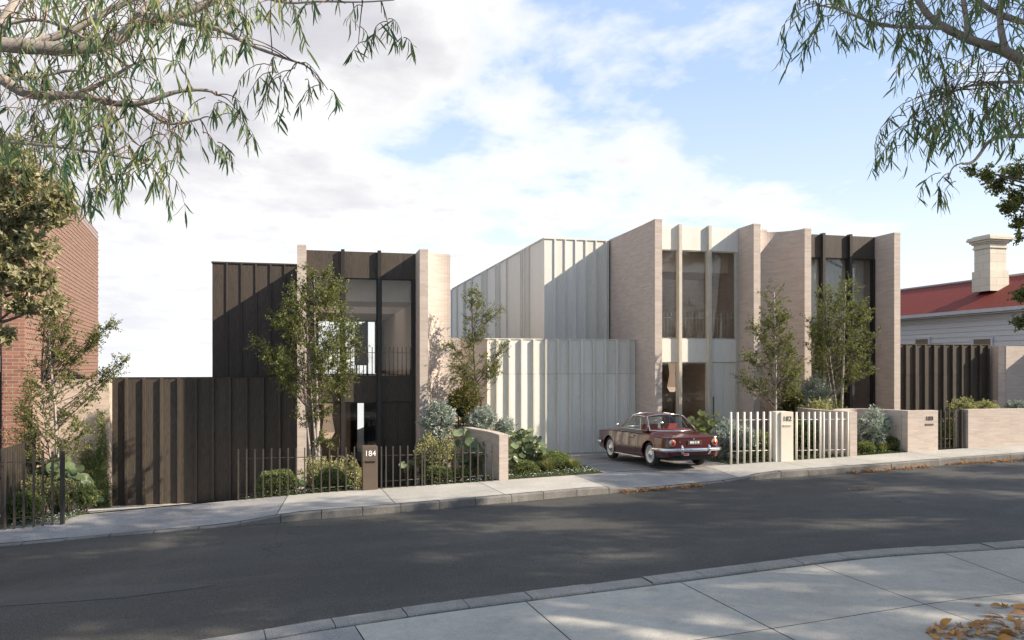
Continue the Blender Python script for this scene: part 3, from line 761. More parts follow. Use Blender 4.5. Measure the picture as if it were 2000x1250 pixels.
# chair silhouette upstairs in the lower house
T = thing('armchair', (1.75, 21.6, 2.07), 'black high backed armchair behind the upper balcony railing of the lower dark house', 'chair')
a, b = atY(695, 21.7).x, atY(719, 21.7).x
mb = MB(); mb.prism([(a, 21.9), (b, 21.9), (b+.02, 22.0), (a-.02, 22.0)], 2.35, lambda x, y: 3.42+0.12*(x-a)/(b-a)); mb.build('backrest', BLACKM, T, bevel=0.02)
mb = MB(); mb.box(a, b, 21.5, 21.9, 2.40, 2.55); mb.build('seat', BLACKM, T, bevel=0.02)
for x in (a+.02, b-.02):
    for y in (21.53, 21.95):
        mb = MB(); mb.tube([(x, y, 2.06), (x, y, 2.42)], 0.015, 6); mb.build('leg', BLACKM, T)

# ------------------------------------------------------------------ walls of the gardens
def garden_wall(name, pts, th, z0, z1, label, cat='wall', mat=None, group=None, cap=True, side=0.5):
    c = pts[0]; T = thing(name, (c[0], c[1], H(*c)), label, cat, group)
    mb = MB(); mb.path_wall(pts, th, z0, z1-0.052, side); mb.build('brickwork', mat or BRICK, T)
    mb = MB(); mb.path_wall(pts, th+0.006, z1-0.052, z1, side); mb.build('coping', mat or BRICK, T)
    return T
def curve2(pts, it=3):
    v = smooth_poly([Vector((*p, 0)) for p in pts], it); return [(p.x, p.y) for p in v]
# brick wall sweeping from the lower house to the pale garage
garden_wall('curved_brick_wall', curve2([(3.37, 19.97), (3.45, 20.9), (3.75, 20.95), (4.15, 20.75), (4.50, 20.58)]), 0.2, -0.9, 3.04, 'tall cream pink brick wall joining the lower dark house to the pale timber garage, tree shadow on it', side=0.0)
def xa(px, Y): return atY(px, Y).x
# low party wall with its pier on the footpath
zt = EYE-134*(16.0/(CS-(984-1000)/F*SN))/F
garden_wall('low_brick_wall', curve2([(xa(984, 16.0), 16.0), (xa(984, 16.0)-0.03, 16.9), (3.45, 18.2), (3.42, 19.6)]), 0.19, -0.6, zt, 'low brick wall running back from the footpath beside the round leaved plants')
YW = 16.0
zw = EYE-87.5*(YW/(CS-0.49*SN))/F
x0, x1, x2, x3, x4 = xa(1661, YW), xa(1673, YW), xa(1773, YW), xa(1832, YW), xa(1891, YW)
T = garden_wall('low_brick_wall', curve2([((x0+x1)/2, YW), ((x0+x1)/2+.03, YW+0.55), ((x0+x1)/2+.3, YW+1.05), (x1+0.75, YW+1.25), (x2-0.25, YW+1.0), (x2+0.06, YW+0.5), (x2+0.09, YW+0.22)]), 0.18, -0.1, zw, 'low brick wall curving in around the silver leaved shrub left of the number 180')
T = thing('numbered_brick_wall', (x2, YW, gz(x2)), 'short brick garden wall with the number 180 and a letter slot', 'wall')
mb = MB(); mb.prism([(x2, YW), (x3, YW), (x3, YW+0.2), (x2, YW+0.2)], -0.1, zw-0.055); mb.build('brickwork', BRICK, T)
mb = MB(); mb.prism([(x2-.003, YW-.003), (x3+.003, YW-.003), (x3+.003, YW+0.203), (x2-.003, YW+0.203)], zw-0.055, zw); mb.build('coping', BRICK, T)
wall180 = T
garden_wall('low_brick_wall', [(x4, YW), (x4+3, YW-0.12), (x4+8, YW-0.5), (x4+20, YW-2.2)], 0.2, 0.0, zw+0.01, 'long low brick garden wall right of the bronze gate with branch shadows', side=1.0)
mb = MB(); mb.box(x4+0.02, x4+0.2, YW+0.203, YW+0.42, 0.0, zw-0.02)
T2 = thing('return_wall', (x4, YW+.8, 0.3), 'brick return wall behind the right post of the bronze gate', 'wall'); mb.build('brickwork', BRICK, T2)
garden_wall('low_brick_wall', curve2([((x0+x1)/2, YW+0.1), (x0-0.15, YW+1.4), (12.5, 19.9)], 2), 0.16, -0.1, zw-0.005, 'low brick wall dividing the gardens behind the cream fence')
# brick wall right of the uphill garage
ya = 20.1; xr = xa(1957, ya)
zz = EYE+40*(ya/(CS-0.61*SN))/F
garden_wall('tall_brick_wall', [(xa(1945, 20.75)+0.1, 21.2), (xr, ya)], 0.2, 0.0, zz, 'tall shaded brick return at the right end of the uphill garage')
garden_wall('tall_brick_wall', [(xr+0.1, ya-0.05), (xr+9, ya-0.4)], 0.22, 0.0, zz-0.01, 'tall sunlit brick wall standing behind the long low garden wall', side=1.0)
# cream wall with climber, left
garden_wall('cream_brick_wall', [(-7.2, 20.3), (xa(217, 20.2), 20.3)], 0.25, -1.3, EYE-0.31, 'cream brick wall carrying the climber between the red brick building and the dark garage', mat=BRICKCREAM, side=0.0)

# ------------------------------------------------------------------ fences
def picket_fence(name, xs, Y, ztop, zr, m, label, rad=0.017, square=False, group='metal garden fences', zfoot=None, seed=0):
    r = random.Random(seed); c = (xs[0], Y, gz(xs[0]))
    T = thing(name, c, label, 'gate' if 'gate' in name else 'fence', group)
    for x in xs:
        zb = (zfoot if zfoot is not None else gz(x)-0.02)
        mb = MB(); w = rad
        if square: mb.box(x-w, x+w, Y-w*1.3, Y+w*1.3, zb, ztop+r.uniform(-.004, .004))
        else: mb.tube([(x+r.uniform(-.003, .003), Y, zb), (x, Y, ztop+r.uniform(-.004, .004))], rad, 8)
        mb.build('picket', m, T)
    for z in zr:
        mb = MB(); z0 = z if not callable(z) else z(xs[0]); z1 = z if not callable(z) else z(xs[-1])
        mb.tube([(xs[0], Y+0.012, z0), (xs[-1], Y+0.012, z1)], 0.008, 6); mb.build('rail', m, T)
    return T
YFN = 16.0
def ztopf(px, py, Y=YFN):
    d = ray(px, py); return EYE+d[2]*Y/d[1]
X = lambda px: xa(px, YFN)
zt182 = ztopf(1430, 805)
picket_fence('cream_fence', [X(p) for p in (1427.5, 1440.5, 1453.5, 1466, 1479, 1491.5, 1504)], YFN, zt182, [ztopf(1450, 820.5), ztopf(1450, 881)], PALEMETAL, 'cream metal picket fence between the maroon car and the pillar numbered 182', 0.026)
picket_fence('cream_gate', [X(p) for p in (1555.5, 1567.5, 1579.5, 1591, 1602)], YFN, ztopf(1575, 804.5), [ztopf(1575, 819.5), ztopf(1575, 879.5)], PALEMETAL, 'cream metal picket gate right of the pillar numbered 182', 0.024)
picket_fence('cream_fence', [X(p) for p in (1607.5, 1619, 1632, 1643.5, 1655)], YFN-0.02, ztopf(1630, 804.5), [ztopf(1630, 819), ztopf(1630, 878.5)], PALEMETAL, 'short cream metal picket fence against the brick pier', 0.025)
# 184
b0 = 465.6; xs = [b0+16.2*k for k in range(15)]
zt184 = ztopf(560, 875.5)
picket_fence('bronze_fence', [X(p) for p in xs], YFN, zt184, [ztopf(560, 894), lambda x: gz(x)+0.10], BRONZE, 'bronze picket fence left of the pillar numbered 184, in front of the clipped bushes', 0.0125, True, seed=2)
picket_fence('bronze_gate', [X(p) for p in (745, 754, 767.7, 781.7, 796.4, 811, 824.5)], YFN, ztopf(790, 871), [ztopf(790, 889), lambda x: gz(x)+0.14], BRONZE, 'bronze picket gate right of the pillar numbered 184', 0.0125, True, zfoot=gz(2)+0.0, seed=3)
picket_fence('bronze_fence', [X(p) for p in (829.5, 843.7, 858.8, 873.8, 888.8, 903.8, 918.6, 933.4, 948, 962)], YFN, ztopf(900, 869.5), [ztopf(900, 885), lambda x: gz(x)+0.12], BRONZE, 'bronze picket fence between the gate and the low brick wall', 0.0125, True, seed=4)
# far left
YL = 15.35
picket_fence('grey_fence', [xa(p, YL) for p in (-28, -9, 10, 28, 46.5, 66, 84, 102.5)], YL, ztopf(100, 882, YL), [ztopf(60, 902, YL), lambda x: gz(x)+0.15], BRONZE, 'dark metal picket fence at the far left of the street', 0.015, True, seed=5)
x_ = xa(122, YL); mb = MB(); mb.box(x_-0.03, x_+0.03, YL-0.04, YL+0.04, gz(x_)-0.05, ztopf(122, 881, YL)); tag(mb.build('fence_post', DARKMETAL, loc=(x_, YL, gz(x_))), 'thick dark end post of the left picket fence', 'post')
T = thing('side_fence', (-5.3, 16.0, gz(-5.3)), 'dense dark paling fence running back between the left picket fence and the red building', 'fence')
for k in range(15):
    y = YL+0.1+k*0.13; x = -5.15-0.06*(k/14); mb = MB(); mb.box(x-.02, x+.02, y-.03, y+.03, gz(x)-.1, ztopf(100, 882, YL)+0.06); mb.build('picket', BRONZE, T)
mb = MB(); mb.box(-5.19, -5.17, YL, YL+1.95, 0.40, 0.43); mb.build('rail', BRONZE, T)
# 180 gate
picket_fence('bronze_gate', [X(p) for p in (1834.5, 1843.5, 1852, 1860.5, 1869, 1877.5)], YFN+0.1, zw, [ztopf(1860, 818), ztopf(1860, 858)], BRONZE, 'narrow bronze picket gate right of the number 180', 0.0095, True, zfoot=gz(x3)+0.03, seed=6)
x_ = X(1884); mb = MB(); mb.box(x_-0.035, x_+0.035, YFN+0.05, YFN+0.16, gz(x_)-0.02, zw); tag(mb.build('gate_post', DARKMETAL, loc=(x_, YFN+.1, gz(x_))), 'dark post between the narrow bronze gate and the long low wall', 'post')

def text_obj(s, size, loc, m, parent, ext=0.004, rz=0.0, name='number', ax='LEFT', bold=0.0):
    cu = bpy.data.curves.new(name, 'FONT'); cu.body = s; cu.size = size; cu.extrude = ext; cu.align_x = ax; cu.align_y = 'CENTER'; cu.offset = bold
    o = bpy.data.objects.new(name, cu); COL.objects.link(o)
    bpy.context.view_layer.update()
    me = bpy.data.meshes.new_from_object(o.evaluated_get(bpy.context.evaluated_depsgraph_get()))
    bpy.data.objects.remove(o); me.materials.clear(); me.materials.append(m)
    o = bpy.data.objects.new(name, me); COL.objects.link(o); o.parent = parent
    o.location = Vector(loc)-(worldloc(parent) if parent else Vector((0, 0, 0))); o.rotation_euler = (R(90), 0, rz)
    return o
def pillar(px0, px1, ytop, ybot, m, label, txt, tm, side_px=0, slot=None, tsize=0.15, thin=0.2):
    xa_, xb_ = X(px0), X(px1); zt_ = ztopf(px1, ytop); zb_ = gz(xa_)-0.03
    T = thing('letterbox_pillar', ((xa_+xb_)/2, YFN, gz(xa_)), label, 'letterbox', 'letterbox pillars')
    mb = MB(); mb.box(xa_, xb_, YFN-0.09, YFN+0.30, zb_, zt_); mb.build('pillar', m, T, bevel=0.006)
    w = xb_-xa_
    mb = MB(); zs = slot; mb.box(xa_+w*0.17, xb_-w*0.18, YFN-0.096, YFN-0.085, zs-0.018, zs+0.018); s_ = mb.build('letter_slot', BLACKM if m is BRONZEP else PALEFRAME, T)
    mb = MB(); mb.box(xa_+w*0.17, xb_-w*0.18, YFN-0.112, YFN-0.09, zs+0.019, zs+0.03); mb.build('slot_hood', m, T)
    text_obj(txt, tsize, (xa_+w*0.5, YFN-0.095, zs+0.165), tm, T, ax='CENTER', bold=0.001)
    return T
BRONZEP = mat_plain('bronze_pillar', (0.125, 0.095, 0.07), 0.5, 0.15, 0.1)
CREAMP = mat_plain('cream_render', (0.62, 0.57, 0.49), 0.8, 0, 0.06)
WHITEP = mat_plain('white_number', (0.85, 0.85, 0.83), 0.5)
DARKN = mat_plain('dark_number', (0.10, 0.085, 0.07), 0.5)
pillar(708, 737, 871.5, 963, BRONZEP, 'bronze letterbox pillar with white number 184 between fence and gate', '184', WHITEP, slot=ztopf(722, 901.5), tsize=0.15)
pillar(1521, 1545, 804, 900, CREAMP, 'cream letterbox pillar with number 182 between cream fence and gate', '182', DARKN, slot=ztopf(1533, 832), tsize=0.15)
mb = MB(); xs_ = X(1513); mb.box(xs_, X(1521)-0.004, YFN-0.05, YFN+0.06, gz(xs_)-.03, ztopf(1516, 804)); tag(mb.build('gate_post', PALEMETAL, loc=(xs_, YFN, gz(xs_))), 'cream flat post against the left side of the pillar numbered 182', 'post')
zs = ztopf(1815, 829)
text_obj('180', 0.145, (X(1815), YW-0.008, ztopf(1815, 817.5)), DARKN, wall180, ax='CENTER', bold=0.0)
mb = MB(); mb.box(X(1807), X(1823), YW-0.012, YW-0.002, zs-0.02, zs+0.02); mb.build('letter_slot', BRONZEP, wall180)

# ------------------------------------------------------------------ red brick building at the left
def camxy(lat, dep): return (lat*CS+dep*SN, -lat*SN+dep*CS)
A0 = Vector(camxy(-10.55, 17.4)); dv = Vector(camxy(-0.378, 1)).normalized(); A1 = A0+dv*12.2; nv = Vector((-dv.y, dv.x))
T = thing('red_brick_building', (A0.x, A0.y, -1), 'old red brick building with patterned side wall at the far left', 'building')
B0, B1 = A0+nv*7, A1+nv*7
mb = MB(); mb.prism([tuple(A0), tuple(A1), tuple(B1), tuple(B0)], -2, EYE+4.5); mb.build('brick_wall', REDBRICK, T)
# corbelled headers: small projecting bricks in alternate courses along the side wall
mb = MB(); cz = 0
for k in range(56):
    z = 0.6+k*0.117
    n = 52; 
    for j in range(n):
        t = (j+0.5*(k % 2))*0.235; p = A0+dv*t; q = A0+dv*(t+0.11)
        if t > 12.0: continue
        o = -nv*0.028
        a, b = p+o, q+o
        mb.face([(a.x,a.y,z),(b.x,b.y,z),(b.x,b.y,z+.068),(a.x,a.y,z+.068)], [(t,z),(t+.1,z),(t+.1,z+.068),(t,z+.068)])
        mb.face([(p.x,p.y,z),(q.x,q.y,z),(b.x,b.y,z),(a.x,a.y,z)]); mb.face([(a.x,a.y,z+.068),(b.x,b.y,z+.068),(q.x,q.y,z+.068),(p.x,p.y,z+.068)])
        mb.face([(p.x,p.y,z),(a.x,a.y,z),(a.x,a.y,z+.068),(p.x,p.y,z+.068)]); mb.face([(q.x,q.y,z),(q.x,q.y,z+.068),(b.x,b.y,z+.068),(b.x,b.y,z)])
mb.build('corbelled_brickwork', REDBRICK, T)
mb = MB(); pA = A0+nv*0.02; ev = Vector((-dv.y, dv.x)); f0 = A0+ev*0.0-dv*0.10; f1 = A0+ev*0.42-dv*0.10
mb.prism([tuple(f0), tuple(A0+ev*0.0-dv*0.0), tuple(A0+ev*0.42), tuple(f1)][::1], -1.5, EYE+4.5); mb.build('corner_pier', REDBRICK, T)
w0 = A0+ev*0.46-dv*0.04; w1 = A0+ev*3.0-dv*0.04
mb = MB(); mb.prism([tuple(w0), tuple(A0+ev*0.46+dv*0.02), tuple(A0+ev*3.0+dv*0.02), tuple(w1)], 2.2, 2.55); mb.build('lintel', PALEMETAL, T)
mb = MB(); mb.prism([tuple(w0+dv*.02), tuple(A0+ev*0.46+dv*0.02), tuple(A0+ev*3.0+dv*0.02), tuple(w1+dv*.02)], 0.3, 2.2); mb.build('window', DARKMETAL, T)

# ------------------------------------------------------------------ weatherboard cottage with red roof at the right
WHITEB = mat_plain('white_weatherboard', (0.66, 0.68, 0.70), 0.65, 0, 0.05)
REDROOF = mat_plain('red_roof_steel', (0.175, 0.034, 0.024), 0.65, 0.0, 0.15, spec=0.2)
STONE = mat_brick('chimney_stone', (0.66, 0.62, 0.52), (0.60, 0.56, 0.46), (0.45, 0.42, 0.36), 0.6, 0.3, 0.008, 0.3, 0.2)
XW = 24.0; zE = EYE+2.05
T = thing('weatherboard_cottage', (XW, 26, 0), 'white weatherboard cottage with red corrugated roof at the right', 'house')
mb = MB(); z = 0.2
while z < zE-0.25:
    h = 0.19
    mb.face([(XW-0.022, 36, z), (XW-0.022, 17, z), (XW, 17, z+h), (XW, 36, z+h)]); mb.face([(XW, 36, z), (XW, 17, z), (XW-0.022, 17, z), (XW-0.022, 36, z)])
    z += h
mb.box(XW+0.001, XW+5, 17.0, 36, 0, zE-0.1); mb.build('weatherboard_wall', WHITEB, T)
mb = MB(); mb.box(XW-0.40, XW-0.30, 16.8, 36.2, zE-0.10, zE+0.03); mb.build('gutter', mat_plain('gutter_grey', (0.55, 0.57, 0.6), 0.5), T)
mb = MB(); mb.prism([(XW-0.30, 16.9), (XW-0.03, 16.9), (XW-0.03, 36.1), (XW-0.30, 36.1)], zE-0.16, zE-0.11)
for k, (o_, zz_) in enumerate(((0.03, 0.28), (0.07, 0.22), (0.11, 0.17))): mb.box(XW-o_-0.02, XW-0.023, 16.95, 36.05, zE-zz_-0.06, zE-zz_)
mb.build('eaves_moulding', WHITEB, T)
xR, zR = 26.55, EYE+3.50
mb = MB(); n = 19*12; zs0, zs1 = zE+0.0, zR
for k in range(n):
    y = 16.8+k*19.4/n; y2 = y+19.4/n; a = 0.014*math.sin(k*math.pi/1.5); b = 0.014*math.sin((k+1)*math.pi/1.5)
    mb.face([(XW-0.36, y2, zs0+b), (XW-0.36, y, zs0+a), (xR, y, zs1+a), (xR, y2, zs1+b)], smooth=True)
mb.face([(xR, 36.2, zs1), (xR, 16.8, zs1), (xR+2.8, 16.8, zs0), (xR+2.8, 36.2, zs0)])
rf = mb.build('roof', REDROOF, T)
mb = MB(); mb.tube([(xR, 16.7, zR+0.03), (xR, 36.3, zR+0.03)], 0.06, 8); q = mb.build('ridge_cap', mat_plain('ridge_grey', (0.30, 0.26, 0.26), 0.5)); q.parent = rf; q.location = -worldloc(rf)
for pa, pb in ((1787, 1818), (1900, 1941)):
    def yOn(px):
        u = (px-CX)/F; return XW*(CS-u*SN)/(SN+u*CS)
    y1_, y0_ = yOn(pa), yOn(pb); zt_ = EYE+53*(y0_/(CS-(pb-CX)/F*SN))/F
    mb = MB(); f = 0.09
    mb.box(XW-0.06, XW-0.024, y0_, y0_+f, 0.9, zt_); mb.box(XW-0.06, XW-0.024, y1_-f, y1_, 0.9, zt_); mb.box(XW-0.062, XW-0.024, y0_-.03, y1_+.03, zt_+.002, zt_+f)
    W = mb.build('window', WHITEB, T)
    mb = MB(); mb.box(XW-0.045, XW-0.026, y0_+f, y1_-f, 0.9, zt_); q = mb.build('pane', mat_plain('dull_pane', (0.22, 0.18, 0.13), 0.15)); q.parent = W; q.location = -worldloc(W)
# chimney
cD = 30.9; cx_, cy_ = [atD(1934, 500, cD)[i] for i in (0, 1)]
def sq(r, rot=0.0):
    r *= 0.70
    return [(cx_+sx*r, cy_+sy*r) for sx, sy in ((-1,-1),(1,-1),(1,1),(-1,1))]
C_ = thing('tmp', (0, 0, 0), None, None)
mb = MB(); yv = lambda py: EYE+(HY-py)*cD/F
mb.prism(sq(0.62), yv(570), yv(530)); mb.prism(sq(0.54), yv(530), yv(487))
ch = mb.build('chimney', STONE); ch.parent = rf; ch.location = -worldloc(rf)
mb = MB()
for r_, a_, b_ in ((0.60, 487, 483.5), (0.56, 483.5, 478), (0.64, 478, 475), (0.72, 475, 471), (0.82, 471, 466.5), (0.78, 466.5, 464), (0.60, 464, 461)): mb.prism(sq(r_), yv(a_), yv(b_))
q = mb.build('chimney_cap', STONE); q.parent = ch; q.location = Vector((0, 0, 0))
bpy.data.objects.remove(C_)

# ------------------------------------------------------------------ the maroon coupe
def car():
    K = 0.85
    PAINT = M('maroon_paint'); fl = PAINT.noise(PAINT.coord('Object'), 3, 3)
    pc = PAINT.mix(PAINT.ramp(fl, [(.3, 0.), (.7, 1.)]), (0.060, 0.004, 0.005), (0.075, 0.005, 0.006)); p = PAINT.pbr(pc, .28, 0, Coat_Weight=1.0, Coat_Roughness=.04); paint = PAINT.done(p)
    chrome = mat_plain('chrome', (0.78, 0.78, 0.78), 0.10, 1.0, 0.0); tyre = mat_plain('tyre_rubber', (0.022, 0.021, 0.02), 0.8, 0, .2, 20); rimm = mat_plain('wheel_silver', (0.62, 0.61, 0.58), 0.35, .3, .05)
    red = mat_plain('red_upholstery', (0.30, 0.03, 0.02), 0.55); amber = mat_plain('amber_lens', (0.75, 0.28, 0.03), .12, 0, .02); redl = mat_plain('red_lens', (0.60, 0.015, 0.02), .12, 0, .02)
    T = thing('parked_car', (7.70, 17.30, 0.118), 'maroon vintage coupe parked on the driveway with its rear to the street', 'car', rz=R(3.9)); T.rotation_euler[0] = R(-1.4)
    def B(mb, name, m, parent=T, bevel=0.0):
        mb.v = [(x*K, y*K, z*K) for x, y, z in mb.v]; o = mb.build(name, m, parent, local=True, bevel=bevel*K)
        return o
    ys_ = [-2.10, -2.08, -2.03, -1.9, -1.5, -1.15, -.6, 0, .6, 1.0, 1.5, 1.9, 2.08, 2.15, 2.18]
    zt = [.765, .785, .800, .825, .885, .925, .93, .935, .935, .925, .885, .83, .78, .75, .72]
    zs = [.755, .770, .775, .780, .795, .815, .83, .84, .835, .825, .80, .775, .75, .735, .71]
    ws = [.62, .695, .735, .765, .785, .79, .80, .805, .805, .80, .785, .755, .705, .65, .55]
    sl = [.33, .31, .30, .28, .25, .22, .20, .20, .20, .22, .25, .28, .32, .36, .42]
    def it(a, y): return float(np.interp(y, ys_, a))
    Y_ = sorted(set([round(v, 4) for v in list(np.arange(-2.0, 2.05, .05))+ys_+[c+.37*math.cos(t) for c in (-1.2, 1.2) for t in np.linspace(0, math.pi, 17)]]))
    mb = MB(); prof_n = 15; rings = []
    for y in Y_:
        w, s_, t_ = it(ws, y), it(zs, y), it(zt, y); lo = it(sl, y)
        for c in (-1.2, 1.2):
            if abs(y-c) < .37: lo = max(lo, .30+math.sqrt(max(0, .37**2-(y-c)**2)))
        lo = min(lo, s_-.10); flare = 0
        for c in (-1.2, 1.2): flare = max(flare, .014*max(0, 1-abs(abs(y-c)-.37)/.10) if abs(y-c) < .47 else 0)
        endf = min(1, (2.12-abs(y))/.25) if abs(y) < 2.12 else 0
        P_ = [(0, t_), (.30*w, t_-.004), (.58*w, t_-.012), (.80*w, t_*.55+s_*.45), (.93*w, s_+.018), (.985*w, s_+.008), (w, s_)]
        for q in (.03, .10, .28, .50, .72, .90, 1.0):
            z = (s_-.012)+(lo-(s_-.012))*q; rel = (z-.2)/.6
            x = w-.028*(1-min(1, q*30)*0)+.030*math.sin(math.pi*max(0, min(1, rel)))-(.075*max(0, .33-z)/.13)+flare*(q > .85)
            P_.append((min(x, w+.015), z))
        P_.append((P_[-1][0]-.05, lo+.005)); rings.append([(x, y, z) for x, z in P_])
    for sx in (1, -1):
        b = len(mb.v); n = len(rings[0])
        for rg in rings: mb.v += [(sx*x, y, z) for x, y, z in rg]
        for i in range(len(rings)-1):
            for j in range(n-1):
                q = (b+i*n+j, b+i*n+j+1, b+(i+1)*n+j+1, b+(i+1)*n+j); mb.f.append(q if sx > 0 else q[::-1]); mb.uv.append([(0,0)]*4); mb.sm.append(True)
    for idx in (0, -1):
        rg = rings[idx]
        for j in range(len(rg)-1):
            a, c = rg[j], rg[j+1]
            if j == 0: pts = [(0, a[1], a[2]), c, (-c[0], c[1], c[2])]
            else: pts = [(-a[0], a[1], a[2]), a, c, (-c[0], c[1], c[2])]
            mb.face([pt for pt in (pts if idx == -1 else pts[::-1])], smooth=True)
    body = B(mb, 'body', paint)
    es = body.modifiers.new('split', 'EDGE_SPLIT'); es.split_angle = R(38)
    # boot and door seams as thin dark grooves standing a hair proud
    def loop_on(fn, n=28): return [fn(t) for t in np.linspace(0, 1, n)]
    mb = MB(); mb.box(-.60, .60, -1.9, 1.9, .20, .55); mb.box(-.40, .40, -1.95, 2.05, .34, .60); B(mb, 'underbody', BLACKM)
    # wheels
    for (sx, cy) in ((-1, -1.2), (1, -1.2), (-1, 1.2), (1, 1.2)):
        c = (sx*.665, cy, .315); m1 = MB(); m1.lathe([(.215, -.075), (.27, -.082), (.302, -.074), (.315, -.05), (.318, 0), (.315, .05), (.302, .074), (.27, .082), (.215, .075)], c, 'x', 36); W = B(m1, 'wheel', tyre)
        m2 = MB(); o = .078*sx; m2.lathe([(.222, o*.9), (.225, o*1.02), (.205, o*.98), (.195, o*.55), (.150, o*.45), (.12, o*.70), (.10, o*.72)], c, 'x', 36); q = B(m2, 'rim', rimm, W)
        m3 = MB(); m3.lathe([(.105, o*.72), (.10, o*.98), (.07, o*1.22), (.03, o*1.34), (.0, o*1.36)], c, 'x', 28); B(m3, 'hubcap', chrome, W)
    # roof
    mb = MB(); nx, ny = 17, 15; b = len(mb.v)
    for j in range(ny):
        t = j/(ny-1)*2-1
        for i in range(nx):
            s_ = i/(nx-1)*2-1; yr, yf = -.80+.15*s_*s_, .36-.14*s_*s_; y = (yr+yf)/2+(yf-yr)/2*t
            w = .555-.03*t*t; z = 1.262+.072*(1-abs(s_)**2.6)**.8*(1-.72*abs(t)**2.4)+.004; mb.v.append((s_*w, y, z))
    for j in range(ny-1):
        for i in range(nx-1): mb.f.append((j*nx+i, j*nx+i+1, (j+1)*nx+i+1, (j+1)*nx+i)); mb.uv.append([(0,0)]*4); mb.sm.append(True)
    rf_ = B(mb, 'roof', paint); so_ = rf_.modifiers.new('solid', 'SOLIDIFY'); so_.thickness = .028; so_.offset = -1
    def arc(y0, y1, w, z0, z1, n=13): return [(w*s, y0+(y1-y0)*(1-s*s), z0+(z1-z0)*(1-s*s)) for s in np.linspace(-1, 1, n)]
    rb, rt = arc(-1.08, -1.36, .665, .905, .905), arc(-.665, -.82, .530, 1.255, 1.315)
    fb, ft = arc(.70, .98, .675, .915, .925), arc(.235, .385, .530, 1.255, 1.315)
    def panel(A_, B_, bulge=0.02):
        mb = MB(); n = len(A_); m_ = 5; b = 0
        for k in range(m_):
            t = k/(m_-1)
            for i in range(n): p = Vector(A_[i]).lerp(Vector(B_[i]), t); mb.v.append((p.x, p.y, p.z+bulge*math.sin(math.pi*t)))
        for k in range(m_-1):
            for i in range(n-1): mb.f.append((k*n+i, k*n+i+1, (k+1)*n+i+1, (k+1)*n+i)); mb.uv.append([(0,0)]*4); mb.sm.append(True)
        return mb
    def frame(W, loop, rad): mb = MB(); mb.tube(loop+[loop[0]], rad, 8, cap=False); B(mb, 'window_trim', chrome, W)
    for nm, a, c in (('rear_window', rb, rt), ('windscreen', fb, ft)):
        W = B(panel(a, c), nm, CARGLASS); frame(W, [tuple(p) for p in a]+[tuple(p) for p in reversed(c)], .012)
    for sx in (-1, 1):
        A_ = [(sx*.70, .62, .905), (sx*.705, .2, .915), (sx*.705, -.30, .915), (sx*.70, -.62, .91), (sx*.69, -.98, .905)]; C2 = [(sx*.556, .20, 1.245), (sx*.566, .05, 1.262), (sx*.57, -.18, 1.272), (sx*.566, -.38, 1.268), (sx*.552, -.60, 1.25)]
        W = B(panel(A_, C2, .0), 'side_window', CARGLASS); frame(W, A_+C2[::-1], .009)
        for a, c in ((A_[3], C2[3]), ((sx*.70, .36, .91), (sx*.562, .10, 1.258))):
            mb = MB(); mb.tube([a, c], .008, 6); B(mb, 'window_divider', chrome, W)
        mb = MB(); a, c = Vector((sx*.69, -1.03, .885)), Vector((sx*.545, -.625, 1.268)); mb.tube([a, a.lerp(c, .5)+Vector((sx*.008, 0, .01)), c], [.036, .026, .028], 8); B(mb, 'roof_pillar', paint)
        mb = MB(); a, c = Vector((sx*.69, .665, .90)), Vector((sx*.545, .215, 1.262)); mb.tube([a, c], [.022, .020], 8); B(mb, 'roof_pillar', paint)
        mb = MB(); mb.box(sx*.788, sx*.802, -.80, .80, .205, .228); B(mb, 'sill_trim', chrome)
        mb = MB(); mb.tube([(sx*.812, -.42, .745), (sx*.835, -.40, .752), (sx*.835, -.27, .752), (sx*.812, -.25, .745)], .011, 6); mb.lathe([(.0, 0), (.016, 0), (.016, .02), (0, .024)], (sx*.81, -.34, .70), 'x', 10); B(mb, 'door_handle', chrome)
        mb = MB()
        for yy in (.72, -.52): mb.tube([(sx*(it(ws, yy)+.0015), yy, .80), (sx*(it(ws, yy)+.005), yy+.02, .62), (sx*(it(ws, yy)+.003), yy+.03, .40), (sx*(it(ws, yy)-.02), yy+.02, .23)], .003, 4)
        B(mb, 'door_gap', BLACKM)
        mb = MB(); mb.lathe([(0, 0), (.035, .0), (.045, .012), (.03, .03), (0, .036)], (sx*.70, .78, .985), 'y', 14); mb.tube([(sx*.70, .79, .98), (sx*.72, .80, .90)], .006, 6); B(mb, 'wing_mirror', chrome)
        # tail lamps
        c = (sx*.59, -2.098, .655); mb = MB(); mb.lathe([(.078, .03), (.086, -.006), (.080, -.026), (.070, -.028)], c, 'y', 26); L_ = B(mb, 'tail_lamp', chrome)
        mb = MB(); mb.lathe([(.071, -.024), (.064, -.040), (.045, -.052), (.0, -.058)], c, 'y', 26); B(mb, 'amber_lens', amber, L_)
        mb = MB(); mb.lathe([(.046, -.046), (.040, -.068), (.0, -.074)], (c[0]+.0, c[1], c[2]-.018), 'y', 22); B(mb, 'red_lens', redl, L_)
        mb = MB(); mb.lathe([(.0, .0), (.05, .0), (.055, .02)], (sx*.60, 2.15, .62), 'y', 18); B(mb, 'headlight', chrome)
        # overriders
        mb = MB(); mb.tube([(sx*.38, -2.17, .37), (sx*.38, -2.215, .42), (sx*.38, -2.222, .50), (sx*.38, -2.205, .57), (sx*.38, -2.165, .60)], [.022, .032, .034, .030, .016], 10); B(mb, 'overrider', chrome)
